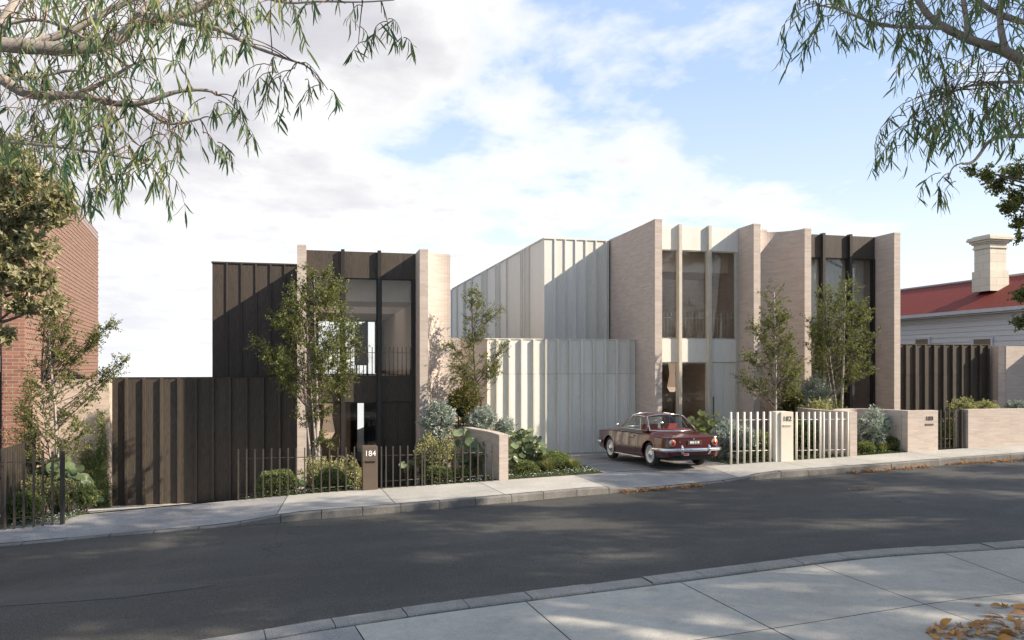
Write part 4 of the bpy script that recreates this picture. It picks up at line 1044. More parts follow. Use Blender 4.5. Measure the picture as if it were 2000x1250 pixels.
    # bumpers wrap round the corners
    def bumper(sign):
        pl = [(-.83, -1.55), (-.835, -1.75), (-.825, -1.93), (-.77, -2.06), (-.66, -2.135), (-.4, -2.17), (0, -2.18), (.4, -2.17), (.66, -2.135), (.77, -2.06), (.825, -1.93), (.835, -1.75), (.83, -1.55)]
        mb = MB(); pr = [(0, -.045), (.030, -.036), (.042, 0), (.030, .036), (0, .045), (-.012, 0)]; n = len(pl); b = len(mb.v)
        for i, (x, y) in enumerate(pl):
            a = Vector(pl[max(0, i-1)]); c = Vector(pl[min(n-1, i+1)]); d = (c-a).normalized(); o = Vector((d.y, -d.x))
            for (q, z) in pr: mb.v.append((x+o.x*q, sign*(y+o.y*q) if sign < 0 else (y+o.y*q), .475+z))
        for i in range(n-1):
            for k in range(6): k2 = (k+1) % 6; mb.f.append((b+i*6+k, b+i*6+k2, b+(i+1)*6+k2, b+(i+1)*6+k)); mb.uv.append([(0,0)]*4); mb.sm.append(True)
        B(mb, 'bumper', chrome)
    bumper(1); bumper(-1)
    # plate, badge, lock, exhaust, reflector
    mb = MB(); mb.box(-.175, .205, -2.125, -2.10, .60, .70); PL = B(mb, 'number_plate', BLACKM, bevel=.004)
    mb = MB()
    for a in ((-.173, .203, .602, .605), (-.173, .203, .695, .698), (-.173, -.170, .605, .695), (.200, .203, .605, .695)): mb.box(a[0], a[1], -2.129, -2.1255, a[2], a[3])
    B(mb, 'plate_border', BARK, PL)
    t = text_obj('800·518', .082*K, (0, 0, 0), WHITEP, None, ext=.001, name='plate_number', ax='CENTER', bold=.0012); t.parent = PL; t.location = (.015*K, -2.128*K, .652*K)
    t = text_obj('1500', .045*K, (0, 0, 0), chrome, None, ext=.002, name='badge', ax='CENTER', bold=.001); t.parent = T; t.location = (-.40*K, -2.108*K, .665*K)
    mb = MB(); mb.lathe([(0, -.03), (.016, -.026), (.018, 0)], (0.0, -2.10, .735), 'y', 12); B(mb, 'boot_lock', chrome)
    mb = MB(); mb.tube([(-.42, -1.9, .30), (-.42, -2.16, .285)], .026, 12, cap=False); B(mb, 'exhaust', chrome)
    mb = MB(); mb.box(-.30, -.16, -2.15, -2.12, .335, .395); rl = B(mb, 'rear_reflector', rimm, bevel=.006); mb = MB(); mb.box(-.285, -.175, -2.156, -2.151, .350, .382); B(mb, 'red_lens', redl, rl)
    mb = MB(); mb.tube([(-.66, -1.93, .90*.93), (-.3, -1.96, .842), (0, -1.965, .848), (.3, -1.96, .842), (.66, -1.93, .84)], .0025, 4); 
    # interior
    for x in (-.30, .30):
        S_ = MB(); S_.box(x-.23, x+.23, -.35, .12, .52, .68); so = B(S_, 'seat', red, bevel=.04); S2 = MB(); S2.prism([(x-.22, -.42), (x+.22, -.42), (x+.22, -.28), (x-.22, -.28)], .62, 1.04); B(S2, 'backrest', red, so, bevel=.05)
    mb = MB(); mb.box(-.58, .58, -1.02, -.70, .60, .93); B(mb, 'rear_seat', red, bevel=.04)
    mb = MB(); mb.box(-.62, .62, .55, .75, .62, .90); B(mb, 'dashboard', red, bevel=.03)
    mb = MB(); c = Vector((.30, .36, .94)); 
    mb.tube([c+Vector((.17*math.cos(a), .05*math.sin(a), .16*math.sin(a))) for a in np.linspace(0, 2*math.pi, 25)], .010, 6, cap=False); mb.tube([c+Vector((-.16, 0, 0)), c, c+Vector((.16, 0, 0))], .008, 6); mb.tube([c, c+Vector((0, .2, -.12))], .015, 6); B(mb, 'steering_wheel', rimm)
    return T
car()

# ------------------------------------------------------------------ plants
def unit(a): return a/np.maximum(np.linalg.norm(a, axis=-1, keepdims=True), 1e-9)
TM = {
 'oval': (np.array([(0,0,0),(.45,-.5,.10),(1,0,0),(.45,.5,.10)]), np.array([(0,1,2,3)])),
 'gum': (np.array([(0,-.12,0),(0,.12,0),(.28,-.38,.02),(.28,.52,.02),(.58,-.15,.07),(.58,.75,.07),(.84,-.05,.05),(.84,.45,.05),(1,-.12,0),(1,-.10,0)]),
         np.array([(0,1,3,2),(2,3,5,4),(4,5,7,6),(6,7,9,8)])),
 'blade': (np.array([(0,-.5,0),(0,.5,0),(.5,-.4,.10),(.5,.4,.10),(.8,-.2,.02),(.8,.2,.02),(1,0,-.16),(1,.02,-.16)]), np.array([(0,1,3,2),(2,3,5,4),(4,5,7,6)])),
 'long': (np.array([(0,0,0),(.5,-.5,.04),(1,0,-.04),(.5,.5,.04)]), np.array([(0,1,2,3)])),
}
def disc_t(n=12):
    v = [(0.0,0,-.07)]
    for k in range(n):
        a = 2*math.pi*k/n; notch = 0.62 if k == n//2 else 1.0
        v.append((.5*math.cos(a)*notch, .5*math.sin(a)*notch, 0.07*math.sin(3*a)+.05))
    for k in range(n): 
        a = 2*math.pi*k/n; v.insert(1+k, (.27*math.cos(a), .27*math.sin(a), -.015*math.cos(4*a)))
    V = np.array(v); V[:, 0] += .5
    Fq = [(0, 1+k, 1+(k+1) % n) for k in range(n)]
    for k in range(n):
        a, b = 1+k, 1+(k+1) % n; c, d = 1+n+k, 1+n+(k+1) % n; Fq += [(a, c, d), (a, d, b)]
    return V, np.array(Fq)
TM['disc'] = disc_t()
def leaves(name, P, D, Nn, L, W, tm, mat, parent, smooth=False):
    T_, Fq = TM[tm]; P = np.asarray(P, float); D = unit(np.asarray(D, float)); Nn = np.asarray(Nn, float)
    Sd = unit(np.cross(D, Nn)); N_ = np.cross(Sd, D); n = len(P); L = np.broadcast_to(L, (n,))[:, None, None]; W = np.broadcast_to(W, (n,))[:, None, None]
    V = P[:, None, :]+T_[None, :, 0:1]*L*D[:, None, :]+T_[None, :, 1:2]*W*Sd[:, None, :]+T_[None, :, 2:3]*L*N_[:, None, :]
    Fa = (Fq[None]+(np.arange(n)*len(T_))[:, None, None]).reshape(-1, Fq.shape[1])
    return np_mesh(name, V.reshape(-1, 3), Fa, mat, parent, smooth=smooth)
def rs(seed): return np.random.RandomState(seed)
def rdir(r, n): return unit(r.normal(size=(n, 3)))

def small_tree(label, base, ztop, prof, seed, nb=60, tw=7, lf=11, size=0.048, stems=1, leafmat=None, spurs=(), bark=None, name='young_tree', h0=0.3, dens=1.0, group='slender young garden trees'):
    """prof(h) -> crown radius at relative height h (0 crown base .. 1 top)"""
    r = rs(seed); base = np.array(base, float); Ht = ztop-base[2]
    T = thing(name, tuple(base), label, 'tree', group)
    tk = MB(); limbs = MB(); trunks = []
    for s_ in range(stems):
        off = r.uniform(-0.07, 0.07, 2)*(s_ > 0); top = r.uniform(-0.12, 0.12, 2)+off*5; hh = 1.0 if s_ == 0 else r.uniform(0.6, 0.85)
        ts = np.linspace(0, 1, 9); pts = [base+np.array([off[0]+top[0]*t**1.5+0.03*math.sin(5*t+s_), off[1]+top[1]*t**1.5+0.03*math.cos(4*t+s_), Ht*hh*t*0.97-0.1*(t == 0)]) for t in ts]
        rad = [(0.042 if s_ == 0 else 0.026)*(1-0.85*t)+0.003 for t in ts]; tk.tube(pts, rad, 8); trunks.append((pts, hh))
    def on_trunk(k, z):
        pts, hh = trunks[k]; t = min(1, max(0.05, (z-base[2])/(Ht*hh*0.97))); f = t*8; i = min(7, int(f)); return pts[i]*(1-(f-i))+pts[i+1]*(f-i)
    P, D = [], []
    ends = []
    for b in range(nb):
        h = r.beta(1.15, 1.1); R_ = prof(h)*r.uniform(0.45, 1.0)**0.7; a = r.uniform(0, 2*math.pi); zc = base[2]+Ht*(h0+(1-h0)*h)
        ends.append((np.array([base[0]+R_*math.cos(a), base[1]+R_*math.sin(a), zc+r.uniform(-.08, .08)]), R_))
    for (dx, dz, dy) in spurs:
        for q in range(4): ends.append((np.array([base[0]+dx+r.normal()*.07, base[1]+dy+r.normal()*.1, dz+r.normal()*.07]), abs(dx)))
    for e, R_ in ends:
        k = r.randint(stems); st = on_trunk(k, e[2]-R_*r.uniform(0.6, 1.1)-0.05)
        if st[2] < base[2]+Ht*0.2: st = on_trunk(k, base[2]+Ht*0.22)
        mid = (st+e)/2+np.array([r.normal()*.05, r.normal()*.05, -0.04]); pl = []
        for t in np.linspace(0, 1, 6): pl.append((1-t)**2*st+2*t*(1-t)*mid+t*t*e+r.normal(size=3)*0.012*(0 < t < 1))
        limbs.tube(pl, [0.0075*(1-t)+0.0022 for t in np.linspace(0, 1, 6)], 4, cap=False)
        pl = np.array(pl); bd = unit(pl[-1]-pl[0])
        for w in range(int(tw*max(0.6, min(1.5, R_*1.6))*dens+r.rand())):
            t = r.uniform(0.35, 1.0)**0.7; f = t*5; i = min(4, int(f)); p0 = pl[i]*(1-(f-i))+pl[i+1]*(f-i)
            d = unit(bd*0.7+r.normal(size=3)*0.7+np.array([0, 0, 0.25])); ln = r.uniform(0.10, 0.30); p1 = p0+d*ln+np.array([0, 0, -0.03])
            limbs.tube([p0, (p0+p1)/2+r.normal(size=3)*.01, p1], [0.0035, 0.0025, 0.0015], 3, cap=False)
            m_ = max(3, int(lf*ln/0.2*r.uniform(.7, 1.2))); tt = r.uniform(0.05, 1.05, m_)
            P.append(p0+(p1-p0)*tt[:, None]+r.normal(size=(m_, 3))*0.012); D.append(unit(d*0.6+r.normal(size=(m_, 3))*0.8+np.array([0, 0, -0.25])))
    tk.build('trunk', bark or BARK, T); limbs.build('branches', bark or BARK2, T)
    P = np.concatenate(P); D = np.concatenate(D); n = len(P)
    leaves('crown', P, D, rdir(r, n)*0.8+np.array([0, 0, 1]), r.uniform(.7, 1.25, n)*size, r.uniform(.5, .75, n)*size, 'oval', leafmat or PEARLEAF, T)
    return T
def G(px, Y): x = xa(px, Y); return (x, Y, H(x, Y))
def zof(px, py, Y): return atY(px, Y, py=py).z
def sc(px, Y): return Y/(CS-(px-CX)/F*SN)/F

small_tree('young tree with dense crown and pale stems in front of the lower dark house', G(617, 17.6), zof(600, 522, 17.6), lambda h: 0.15+0.88*math.sin(math.pi*min(1, 0.12+h*0.86))**0.8, 11, nb=125, tw=11, lf=15, stems=4, spurs=[(-1.2, zof(505, 660, 17.6), 0), (-0.95, zof(520, 690, 17.6), .1), (.75, zof(690, 635, 17.6), 0), (.2, zof(640, 800, 17.6), 0), (-.2, zof(595, 815, 17.6), 0.1), (.15, zof(628, 860, 17.6), -.1)], h0=0.42)
small_tree('slim young tree before the sunlit curved brick wall right of the lower house', G(928, 19.15), zof(925, 565, 19.15), lambda h: 0.10+0.52*(1-h)**0.8+0.12*math.sin(9*h), 12, nb=72, tw=9, lf=12, spurs=[(.62, zof(985, 600, 19.15), 0), (.75, zof(1000, 682, 19.15), 0), (-.65, zof(875, 670, 19.15), 0), (-.5, zof(880, 700, 19.15), 0), (.55, zof(985, 720, 19.15), 0)], h0=0.44, bark=BARK2)
small_tree('sparse young tree behind the pillar numbered 182, before the concave brick wall', G(1513, 17.8), zof(1520, 560, 17.8), lambda h: 0.14+0.62*(1-h)**0.7+0.1*math.sin(8*h), 13, nb=92, tw=9, lf=12, spurs=[(-.95, zof(1430, 735, 17.8), 0), (-.8, zof(1450, 690, 17.8), 0), (-.7, zof(1462, 640, 17.8), 0), (.6, zof(1575, 700, 17.8), 0), (.5, zof(1560, 750, 17.8), 0)], h0=0.40)
small_tree('young tree with full crown in front of the uphill dark townhouse', G(1641, 17.9), zof(1635, 541, 17.9), lambda h: 0.18+0.72*math.sin(math.pi*min(1, .16+h*0.82))**0.7, 14, nb=95, tw=10, lf=13, spurs=[(1.05, zof(1732, 655, 17.9), 0), (.8, zof(1715, 600, 17.9), 0), (.75, zof(1705, 712, 17.9), 0), (-.75, zof(1578, 640, 17.9), 0), (.25, zof(1650, 810, 17.9), .1), (-.2, zof(1630, 790, 17.9), 0)], stems=3, h0=0.40)
small_tree('young tree growing between the left picket fence and the red brick building', G(110, 17.0), zof(118, 585, 17.0), lambda h: 0.12+0.66*(1-h)**0.6+0.1*math.sin(7*h), 15, nb=100, tw=9, lf=13, spurs=[(1.2, zof(233, 702, 17.), 0), (1.0, zof(212, 628, 17.), 0), (.8, zof(200, 660, 17.), 0), (1.0, zof(215, 720, 17.), 0), (-.6, zof(50, 850, 17.), 0), (-.4, zof(70, 880, 17.), 0), (-.6, zof(60, 800, 17.), 0)], h0=0.30, stems=2)

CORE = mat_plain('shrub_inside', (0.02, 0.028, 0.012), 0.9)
def shrub(kind, label, px, py, rx, ry, Y, seed, dens=1.0, dy=None):
    """clump centred at picture point (px,py) with half sizes rx, ry in picture pixels, standing at depth Y"""
    r = rs(seed); k = sc(px, Y); c = atY(px, Y, py=py); a, b = rx*k, ry*k; d_ = dy or a; gnd = H(c.x, c.y)
    nm, cat, mat, L, W, tm, n = {
     'box': ('clipped_bush', 'bush', BOXLEAF, .034, .022, 'oval', 5200), 'silver': ('silver_shrub', 'shrub', SILVERLEAF, .080, .023, 'long', 6000),
     'yellow': ('flowering_shrub', 'shrub', YELLOWLEAF, .045, .026, 'oval', 3600), 'bronze': ('bronze_shrub', 'shrub', REDGREEN, .055, .030, 'oval', 3000),
     'green': ('green_shrub', 'shrub', BOXLEAF, .050, .030, 'oval', 2600)}[kind]
    T = thing(nm, (c.x, c.y, gnd), label, cat, 'planting in the front gardens')
    area = (a*b+a*d_+b*d_)/3*4*math.pi; n = int(min(7000, max(500, n*area*dens/ (1.2 if kind == 'box' else 1.6))))
    u = rdir(r, n); u[:, 2] = np.abs(u[:, 2])*np.where(r.rand(n) < 0.75, 1, -1)
    lump = 1+0.10*np.sin(u[:, 0]*5+seed)*np.cos(u[:, 2]*6+seed*2)+0.06*np.sin(u[:, 1]*9+u[:, 2]*7)
    rad = (r.uniform(0.90, 1.03, n) if kind == 'box' else r.uniform(0.55, 1.12, n)**0.8)*(lump if kind == 'box' else lump**2.2)
    C = np.array([c.x, c.y, c.z]); E = np.array([a, d_, b])
    if kind == 'box':
        P = C+u*rad[:, None]*E; D = unit(u/E*a+r.normal(size=(n, 3))*0.8)
        leaves('foliage', P, D, rdir(r, n)+u, L*r.uniform(.7, 1.3, n), W*r.uniform(.7, 1.2, n), tm, mat, T)
    else:
        # sprigs: every sprig carries a rosette of leaves
        m_ = 9 if kind == 'silver' else 7; ns = n//m_; S_ = u[:ns]; Pt = C+S_*rad[:ns, None]*E; sd = unit(S_*0.8+r.normal(size=(ns, 3))*0.35+np.array([0, 0, .5]))
        P = np.repeat(Pt, m_, 0); sd = np.repeat(sd, m_, 0); t = r.uniform(-0.9, 0.15, ns*m_)*(0.16 if kind == 'silver' else 0.12)
        P = P+sd*t[:, None]; D = unit(sd*0.75+rdir(r, ns*m_)*0.85); 
        leaves('foliage', P, D, rdir(r, ns*m_)+sd, L*r.uniform(.7, 1.3, ns*m_), W*r.uniform(.8, 1.2, ns*m_), tm, mat, T)
    ms = MB(); ns = 9
    for q in range(ns):
        v = rdir(r, 1)[0]; v[2] = abs(v[2]); e = C+v*E*0.85
        ms.tube([(c.x+r.normal()*.03, c.y+r.normal()*.03, gnd-.03), (C+(e-C)*0.45)+np.array([0, 0, -b*0.2]), e], [0.009, 0.006, 0.003], 4, cap=False)
    ms.build('stems', BARK2, T)
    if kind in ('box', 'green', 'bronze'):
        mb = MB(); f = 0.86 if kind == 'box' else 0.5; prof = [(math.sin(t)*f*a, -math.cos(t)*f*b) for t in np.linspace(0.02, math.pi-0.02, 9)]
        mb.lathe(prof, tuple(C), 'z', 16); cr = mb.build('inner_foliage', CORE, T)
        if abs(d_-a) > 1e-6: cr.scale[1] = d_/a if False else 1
    if kind == 'yellow':
        n2 = 60; v = rdir(r, n2); v[:, 2] = abs(v[:, 2]); P = C+v*E*1.02
        leaves('flowers', P, rdir(r, n2), v, 0.022, 0.022, 'oval', PINKF, T)
    return T
PINKF = mat_plain('dusty_pink_flower', (0.52, 0.36, 0.30), 0.7)
def bigleaf(label, spots, Y, seed, mat=None, size=0.20, name='broad_leaved_plant', n=None):
    """spots: picture points (px, py) of single leaf blades; stalks run to the root of the plant"""
    r = rs(seed); cx = np.mean([p[0] for p in spots]); c = atY(cx, Y); g = H(c.x, Y)
    T = thing(name, (c.x, Y, g), label, 'plant', 'planting in the front gardens'); ms = MB(); P, D, Nn, Ls = [], [], [], []
    for (px, py) in spots:
        yy = Y+r.uniform(-.28, .28); p = np.array(atY(px, yy, py=py)); out = unit(np.array([p[0]-c.x, yy-Y-0.15, 0.0])+r.normal(size=3)*.15*np.array([1,1,0]))
        L = size*r.uniform(.7, 1.2); nn = unit(np.array([0, 0, 1.0])+out*r.uniform(.2, 1.0)+r.normal(size=3)*.42+np.array([0,-.3,0])); d = unit(out-nn*np.dot(out, nn))
        P.append(p-d*L/2); D.append(d); Nn.append(nn); Ls.append(L)
        root = np.array([c.x+(p[0]-c.x)*.3, Y+r.uniform(-.1, .1), H(c.x, Y)-.02]); mid = (root+p)/2+np.array([(p[0]-root[0])*-.15, 0, .08])
        pl = [(1-t)**2*root+2*t*(1-t)*mid+t*t*(p-nn*.012) for t in np.linspace(0, 1, 6)]; ms.tube(pl, 0.006, 5, cap=False)
    leaves('leaf_blades', P, D, Nn, np.array(Ls), np.array(Ls)*1.12, 'disc', mat or BIGLEAF, T, smooth=True)
    ms.build('stalks', mat or BIGLEAF, T)
    return T
def grid_spots(x0, x1, y0, y1, n, seed, dome=True):
    r = rs(seed); out = []
    while len(out) < n:
        x, y = r.uniform(x0, x1), r.uniform(y0, y1)
        if dome and ((x-(x0+x1)/2)/((x1-x0)/2))**2+((y-y1)/(y1-y0))**2 > 1: continue
        out.append((x, y))
    return out
def grass(label, px, py_base, rx, hpx, Y, seed):
    r = rs(seed); k = sc(px, Y); c = atY(px, Y); g = H(c.x, Y); T = thing('grass_tuft', (c.x, Y, g), label, 'grass tuft', 'planting in the front gardens')
    n = 420; a = r.uniform(0, 2*math.pi, n); o = np.stack([np.cos(a), np.sin(a), np.zeros(n)], 1); lean = r.uniform(0.05, 1.1, n)[:, None]
    P = np.array([c.x, Y, g-0.01])+o*r.uniform(0, rx*k*0.35, n)[:, None]; D = unit(o*lean+np.array([0, 0, 1.0])+r.normal(size=(n, 3))*.12)
    leaves('blades', P, D, -o+np.array([0, 0, .01]), hpx*k*r.uniform(.7, 1.15, n), 0.009, 'blade', GRASSM, T)
    return T
def cover(label, poly, n, seed, flowers=0.05, name='ground_cover', h=0.05):
    """low creeping plants scattered over a plan polygon"""
    r = rs(seed); pl = np.array(poly); lo, hi = pl.min(0), pl.max(0); pts = []
    def inside(x, y):
        c = False; m_ = len(pl)
        for i in range(m_):
            (x1_, y1_), (x2_, y2_) = pl[i], pl[(i+1) % m_]
            if (y1_ > y) != (y2_ > y) and x < (x2_-x1_)*(y-y1_)/(y2_-y1_)+x1_: c = not c
        return c
    while len(pts) < n:
        x, y = r.uniform(lo[0], hi[0]), r.uniform(lo[1], hi[1])
        if inside(x, y): pts.append((x, y, H(x, y)+h*r.rand()*(0.6+0.4*math.sin(x*7)*math.cos(y*9))+0.005))
    P = np.array(pts); D = unit(r.normal(size=(n, 3))*np.array([1, 1, .4])+np.array([0, 0, .5]))
    o = leaves(name, P, D, rdir(r, n)*.5+np.array([0, 0, 1]), r.uniform(.025, .05, n), r.uniform(.016, .028, n), 'oval', COVERLEAF, None); tag(o, label, 'ground cover', kind='stuff')
    m_ = int(n*flowers)
    if m_:
        Q = P[:m_]+np.array([0, 0, h*0.7]); o = leaves('small_flowers', Q, unit(r.normal(size=(m_, 3))*np.array([1, 1, .2])), np.tile(np.array([0, 0, 1.]), (m_, 1))+r.normal(size=(m_, 3))*.3, .024, .024, 'oval', PETAL, None)
        tag(o, 'tiny white flowers in '+label, 'flowers', kind='stuff')
# lower house, left bed
shrub('box', 'round clipped bush behind the bronze fence, left of the brick fin of the lower house', 541, 949, 39, 29, 16.62, 21)
shrub('box', 'round clipped bush at the foot of the young tree, left of the pillar numbered 184', 647, 946, 32, 30, 16.62, 22)
shrub('yellow', 'yellow green shrub behind the clipped bush at the foot of the young tree', 638, 930, 44, 34, 17.4, 23)
shrub('yellow', 'upright yellow green shrub close to the left side of the pillar numbered 184', 690, 936, 17, 34, 16.9, 24, 1.4)
bigleaf('broad leaved plant between the two clipped bushes behind the bronze fence', [(572, 936), (583, 946), (590, 930), (578, 950), (592, 944), (598, 955), (566, 945), (586, 957)], 16.8, 25, size=.15)
cover('the strip under the left bronze fence', [(-1.35, 16.02), (0.78, 16.02), (0.8, 18.5), (-0.25, 18.9)], 5200, 26, 0.05)
# lower house, right bed
shrub('yellow', 'tall pale yellow shrub behind the bronze fence, right of the 184 gate', 862, 900, 33, 42, 17.2, 27)
shrub('yellow', 'small pale shrub beside the dark door of the lower house', 822, 905, 14, 30, 17.6, 28, 1.2)
shrub('box', 'low clipped bush in front of the tall pale yellow shrub', 856, 930, 27, 18, 16.5, 29)
shrub('box', 'small clipped bush beneath the broad leaves left of the low wall', 903, 930, 17, 15, 16.55, 30)
shrub('silver', 'silver leaved shrub against the brick blade right of the dark door', 858, 828, 30, 40, 18.4, 31)
shrub('bronze', 'upright bronze green shrub behind the slim tree by the curved brick wall', 905, 795, 32, 44, 18.7, 32)
shrub('silver', 'silver leaved shrub behind the top of the low brick wall', 940, 820, 30, 26, 18.5, 33)
shrub('silver', 'thin silver sprigs in front of the first pale garage boards', 985, 836, 17, 16, 18.6, 34, 1.2)
bigleaf('broad leaved plant in shade along the left face of the low brick wall', grid_spots(905, 952, 852, 938, 26, 5, False)+[(895, 845), (915, 850)], 17.1, 35, size=.22)
bigleaf('broad leaved plant with a large sunlit leaf left of the low wall top', [(883, 852), (895, 866), (880, 872), (910, 846), (892, 846), (870, 880), (842, 878)], 17.7, 36, size=.25)
bigleaf('single broad leaf beside the dark door behind the 184 gate', [(806, 905), (797, 915), (788, 908)], 17.4, 37, size=.24)
cover('the bed between the 184 gate and the low wall', [(2.35, 16.02), (3.65, 16.02), (3.3, 18.6), (2.4, 18.9)], 4200, 38, 0.14)
# right of the low wall
bigleaf('large broad leaved plant beside the driveway, right of the low brick wall', grid_spots(990, 1066, 838, 905, 84, 6)+[(1062, 882), (1050, 868), (1006, 900), (1020, 895), (1035, 860), (1012, 850)], 17.3, 39, size=.19)
bigleaf('small broad leaved plant showing above the low wall coping', [(938, 836), (950, 838), (962, 842), (972, 846), (985, 848), (994, 846)], 18.0, 40, size=.16)
shrub('box', 'clipped mound nearest the low brick wall in the driveway bed', 1029, 918, 23, 17, 16.65, 41)
shrub('box', 'wide clipped mound in the middle of the driveway bed', 1080, 903, 34, 19, 17.2, 42)
grass('grass tuft between the two clipped mounds of the driveway bed', 1072, 928, 22, 30, 16.75, 43)
grass('grass tuft at the driveway end of the bed', 1121, 922, 20, 27, 16.9, 44)
cover('the driveway bed', [(3.95, 16.03), (5.98, 16.03), (6.02, 17.2), (5.5, 18.5), (4.5, 19.3), (3.7, 19.3), (3.9, 17.0)], 9000, 45, 0.09)
shrub('green', 'leafy green bush in the back of the driveway bed before the pale garage boards', 1010, 872, 30, 26, 18.3, 91, 1.3)
shrub('green', 'leafy green bush between the broad leaves and the bronze fence', 935, 905, 26, 28, 17.6, 92, 1.2)
shrub('yellow', 'pale flowering shrub at the foot of the brick blade right of the dark door', 838, 880, 20, 30, 18.0, 93, 1.2)
shrub('green', 'green bush filling the space behind the narrow bronze gate', 1866, 848, 30, 34, 17.0, 94, 1.5)
# middle house
bigleaf('pale lettuce like plant behind the car by the pale door', grid_spots(1345, 1405, 806, 850, 60, 7, False), 18.7, 46, BIGPALE, .17)
shrub('silver', 'spiky silver shrub behind the left posts of the cream fence', 1438, 866, 38, 34, 17.0, 47, 1.6)
shrub('silver', 'darker silver shrub between the car and the cream fence', 1415, 862, 20, 32, 17.3, 55, 1.2)
shrub('green', 'green bush behind the middle of the cream fence', 1489, 875, 26, 30, 16.9, 48, 1.3)
shrub('bronze', 'olive shrub right of the sparse tree above the pillar numbered 182', 1541, 792, 25, 34, 18.3, 49, 1.2)
shrub('silver', 'tall silver shrub between the sparse tree and the full crowned tree', 1592, 778, 30, 40, 18.5, 50, 1.2)
shrub('yellow', 'yellow green shrub showing over the cream gate', 1595, 815, 34, 34, 17.7, 51)
shrub('green', 'dark bush filling the space behind the cream gate', 1570, 855, 32, 34, 17.2, 52, 1.3)
shrub('green', 'dark bush behind the short cream fence beside the brick pier', 1628, 855, 30, 32, 17.2, 53, 1.3)
grass('grass tuft behind the cream fence near the pillar numbered 182', 1463, 905, 15, 25, 16.5, 54)
cover('the bed behind the cream fences', [(8.98, 16.03), (12.8, 16.03), (12.2, 18.9), (8.95, 18.9)], 8000, 56, 0.05)
# recess of the uphill wall
shrub('silver', 'big silver leaved shrub in the recess of the curved low wall', 1704, 843, 31, 38, 16.6, 57, 1.7)
shrub('silver', 'small shaded silver shrub behind the round bush in the recess', 1745, 858, 15, 20, 16.75, 58, 1.2)
shrub('box', 'small clipped bush at the left of the recess bed', 1691, 876, 17, 12, 16.32, 59)
shrub('box', 'round clipped bush at the right of the recess bed', 1742, 868, 15, 14, 16.42, 60)
grass('grass tuft between the two clipped bushes of the recess bed', 1724, 886, 15, 24, 16.28, 61)
cover('the recess bed', [(x1, 16.03), (x2-0.02, 16.03), (x2, 16.5), (x1+.8, 17.1), (x1+.1, 16.6)], 2600, 62, 0.03)
shrub('yellow', 'light green shrub rising over the left end of the long low wall', 1882, 800, 22, 22, 17.0, 63, 1.3)
shrub('yellow', 'light green shrub showing over the long low wall before the uphill garage', 1925, 802, 26, 20, 17.2, 64, 1.2)
shrub('yellow', 'slender light green shrub behind the right bars of the narrow gate', 1862, 830, 14, 44, 17.0, 65, 1.4)
shrub('silver', 'silver shrub seen through the bars of the narrow bronze gate', 1848, 850, 15, 24, 17.4, 66, 1.2)
shrub('silver', 'silver shrub topping the long low wall beside the tall sunlit wall', 1990, 800, 20, 14, 17.3, 67, 1.2)
# left bed
shrub('box', 'round clipped bush behind the left picket fence', 45, 988, 35, 24, 15.9, 70)
shrub('green', 'small leaved bush right of the end post of the left picket fence', 165, 970, 27, 22, 16.3, 71, 1.4)
shrub('yellow', 'grey green shrub behind the left picket fence', 82, 962, 36, 30, 16.4, 72, 1.2)
shrub('yellow', 'grey green shrub between the end post and the broad leaved plant', 133, 962, 17, 26, 16.2, 73, 1.2)
bigleaf('broad leaved plant cascading to the footpath between fence and climber', grid_spots(60, 150, 890, 955, 60, 8)+[(128, 895), (140, 912), (152, 918), (160, 930), (155, 940), (172, 945), (180, 955), (185, 965), (190, 975), (148, 930), (168, 938), (135, 935)], 16.8, 74, size=.22)
cover('the bed beside the left driveway', [(-6.3, 15.2), (-4.2, 15.5), (-3.95, 16.1), (-4.75, 18.5), (-6.0, 18.5)], 6500, 75, 0.13)
# climber on the cream wall
def climber(label, x0, x1, z0, z1, Y, seed, n, mat, name='climbing_plant'):
    r = rs(seed); T = thing(name, ((x0+x1)/2, Y, z0), label, 'climber'); ms = MB(); P, D = [], []
    for q in range(26):
        w = r.rand()**0.8; xb = x1-(x1-x0)*0.25*r.rand(); xe = x1-(x1-x0)*w*r.uniform(.5, 1); ze = z0+(z1-z0)*(1-0.55*w**2)*r.uniform(.5, 1); pl = []
        for t in np.linspace(0, 1, 9): pl.append(np.array([xb+(xe-xb)*t**1.6+0.05*math.sin(9*t+q), Y-0.02-0.05*r.rand(), z0+(ze-z0)*t]))
        ms.tube(pl, [0.008*(1-t)+.002 for t in np.linspace(0, 1, 9)], 4, cap=False); pl = np.array(pl); m_ = n//26; t = r.rand(m_)*8; i = np.minimum(7, t.astype(int)); f = (t-i)[:, None]
        P.append(pl[i]*(1-f)+pl[i+1]*f+r.normal(size=(m_, 3))*np.array([.05, .03, .05])-np.array([0, .02, 0])); D.append(r.normal(size=(m_, 3))+np.array([0, -.5, -.4]))
    ms.build('stems', BARK2, T); P = np.concatenate(P); leaves('foliage', P, np.concatenate(D), rdir(r, len(P))+np.array([0, -1, .3]), r.uniform(.03, .055, len(P)), r.uniform(.02, .032, len(P)), 'oval', mat, T)
climber('climber spreading over the cream brick wall left of the dark garage', xa(150, 20.2), xa(214, 20.2), -1.0, zof(200, 785, 20.2), 20.0, 76, 9500, BOXLEAF)
q = A0+dv*0.9
climber('bronze leaved climber on the corner of the red brick building', q.x-0.3, q.x+0.5, -0.6, zof(60, 640, 19.0), q.y-1.4, 77, 2600, REDGREEN)

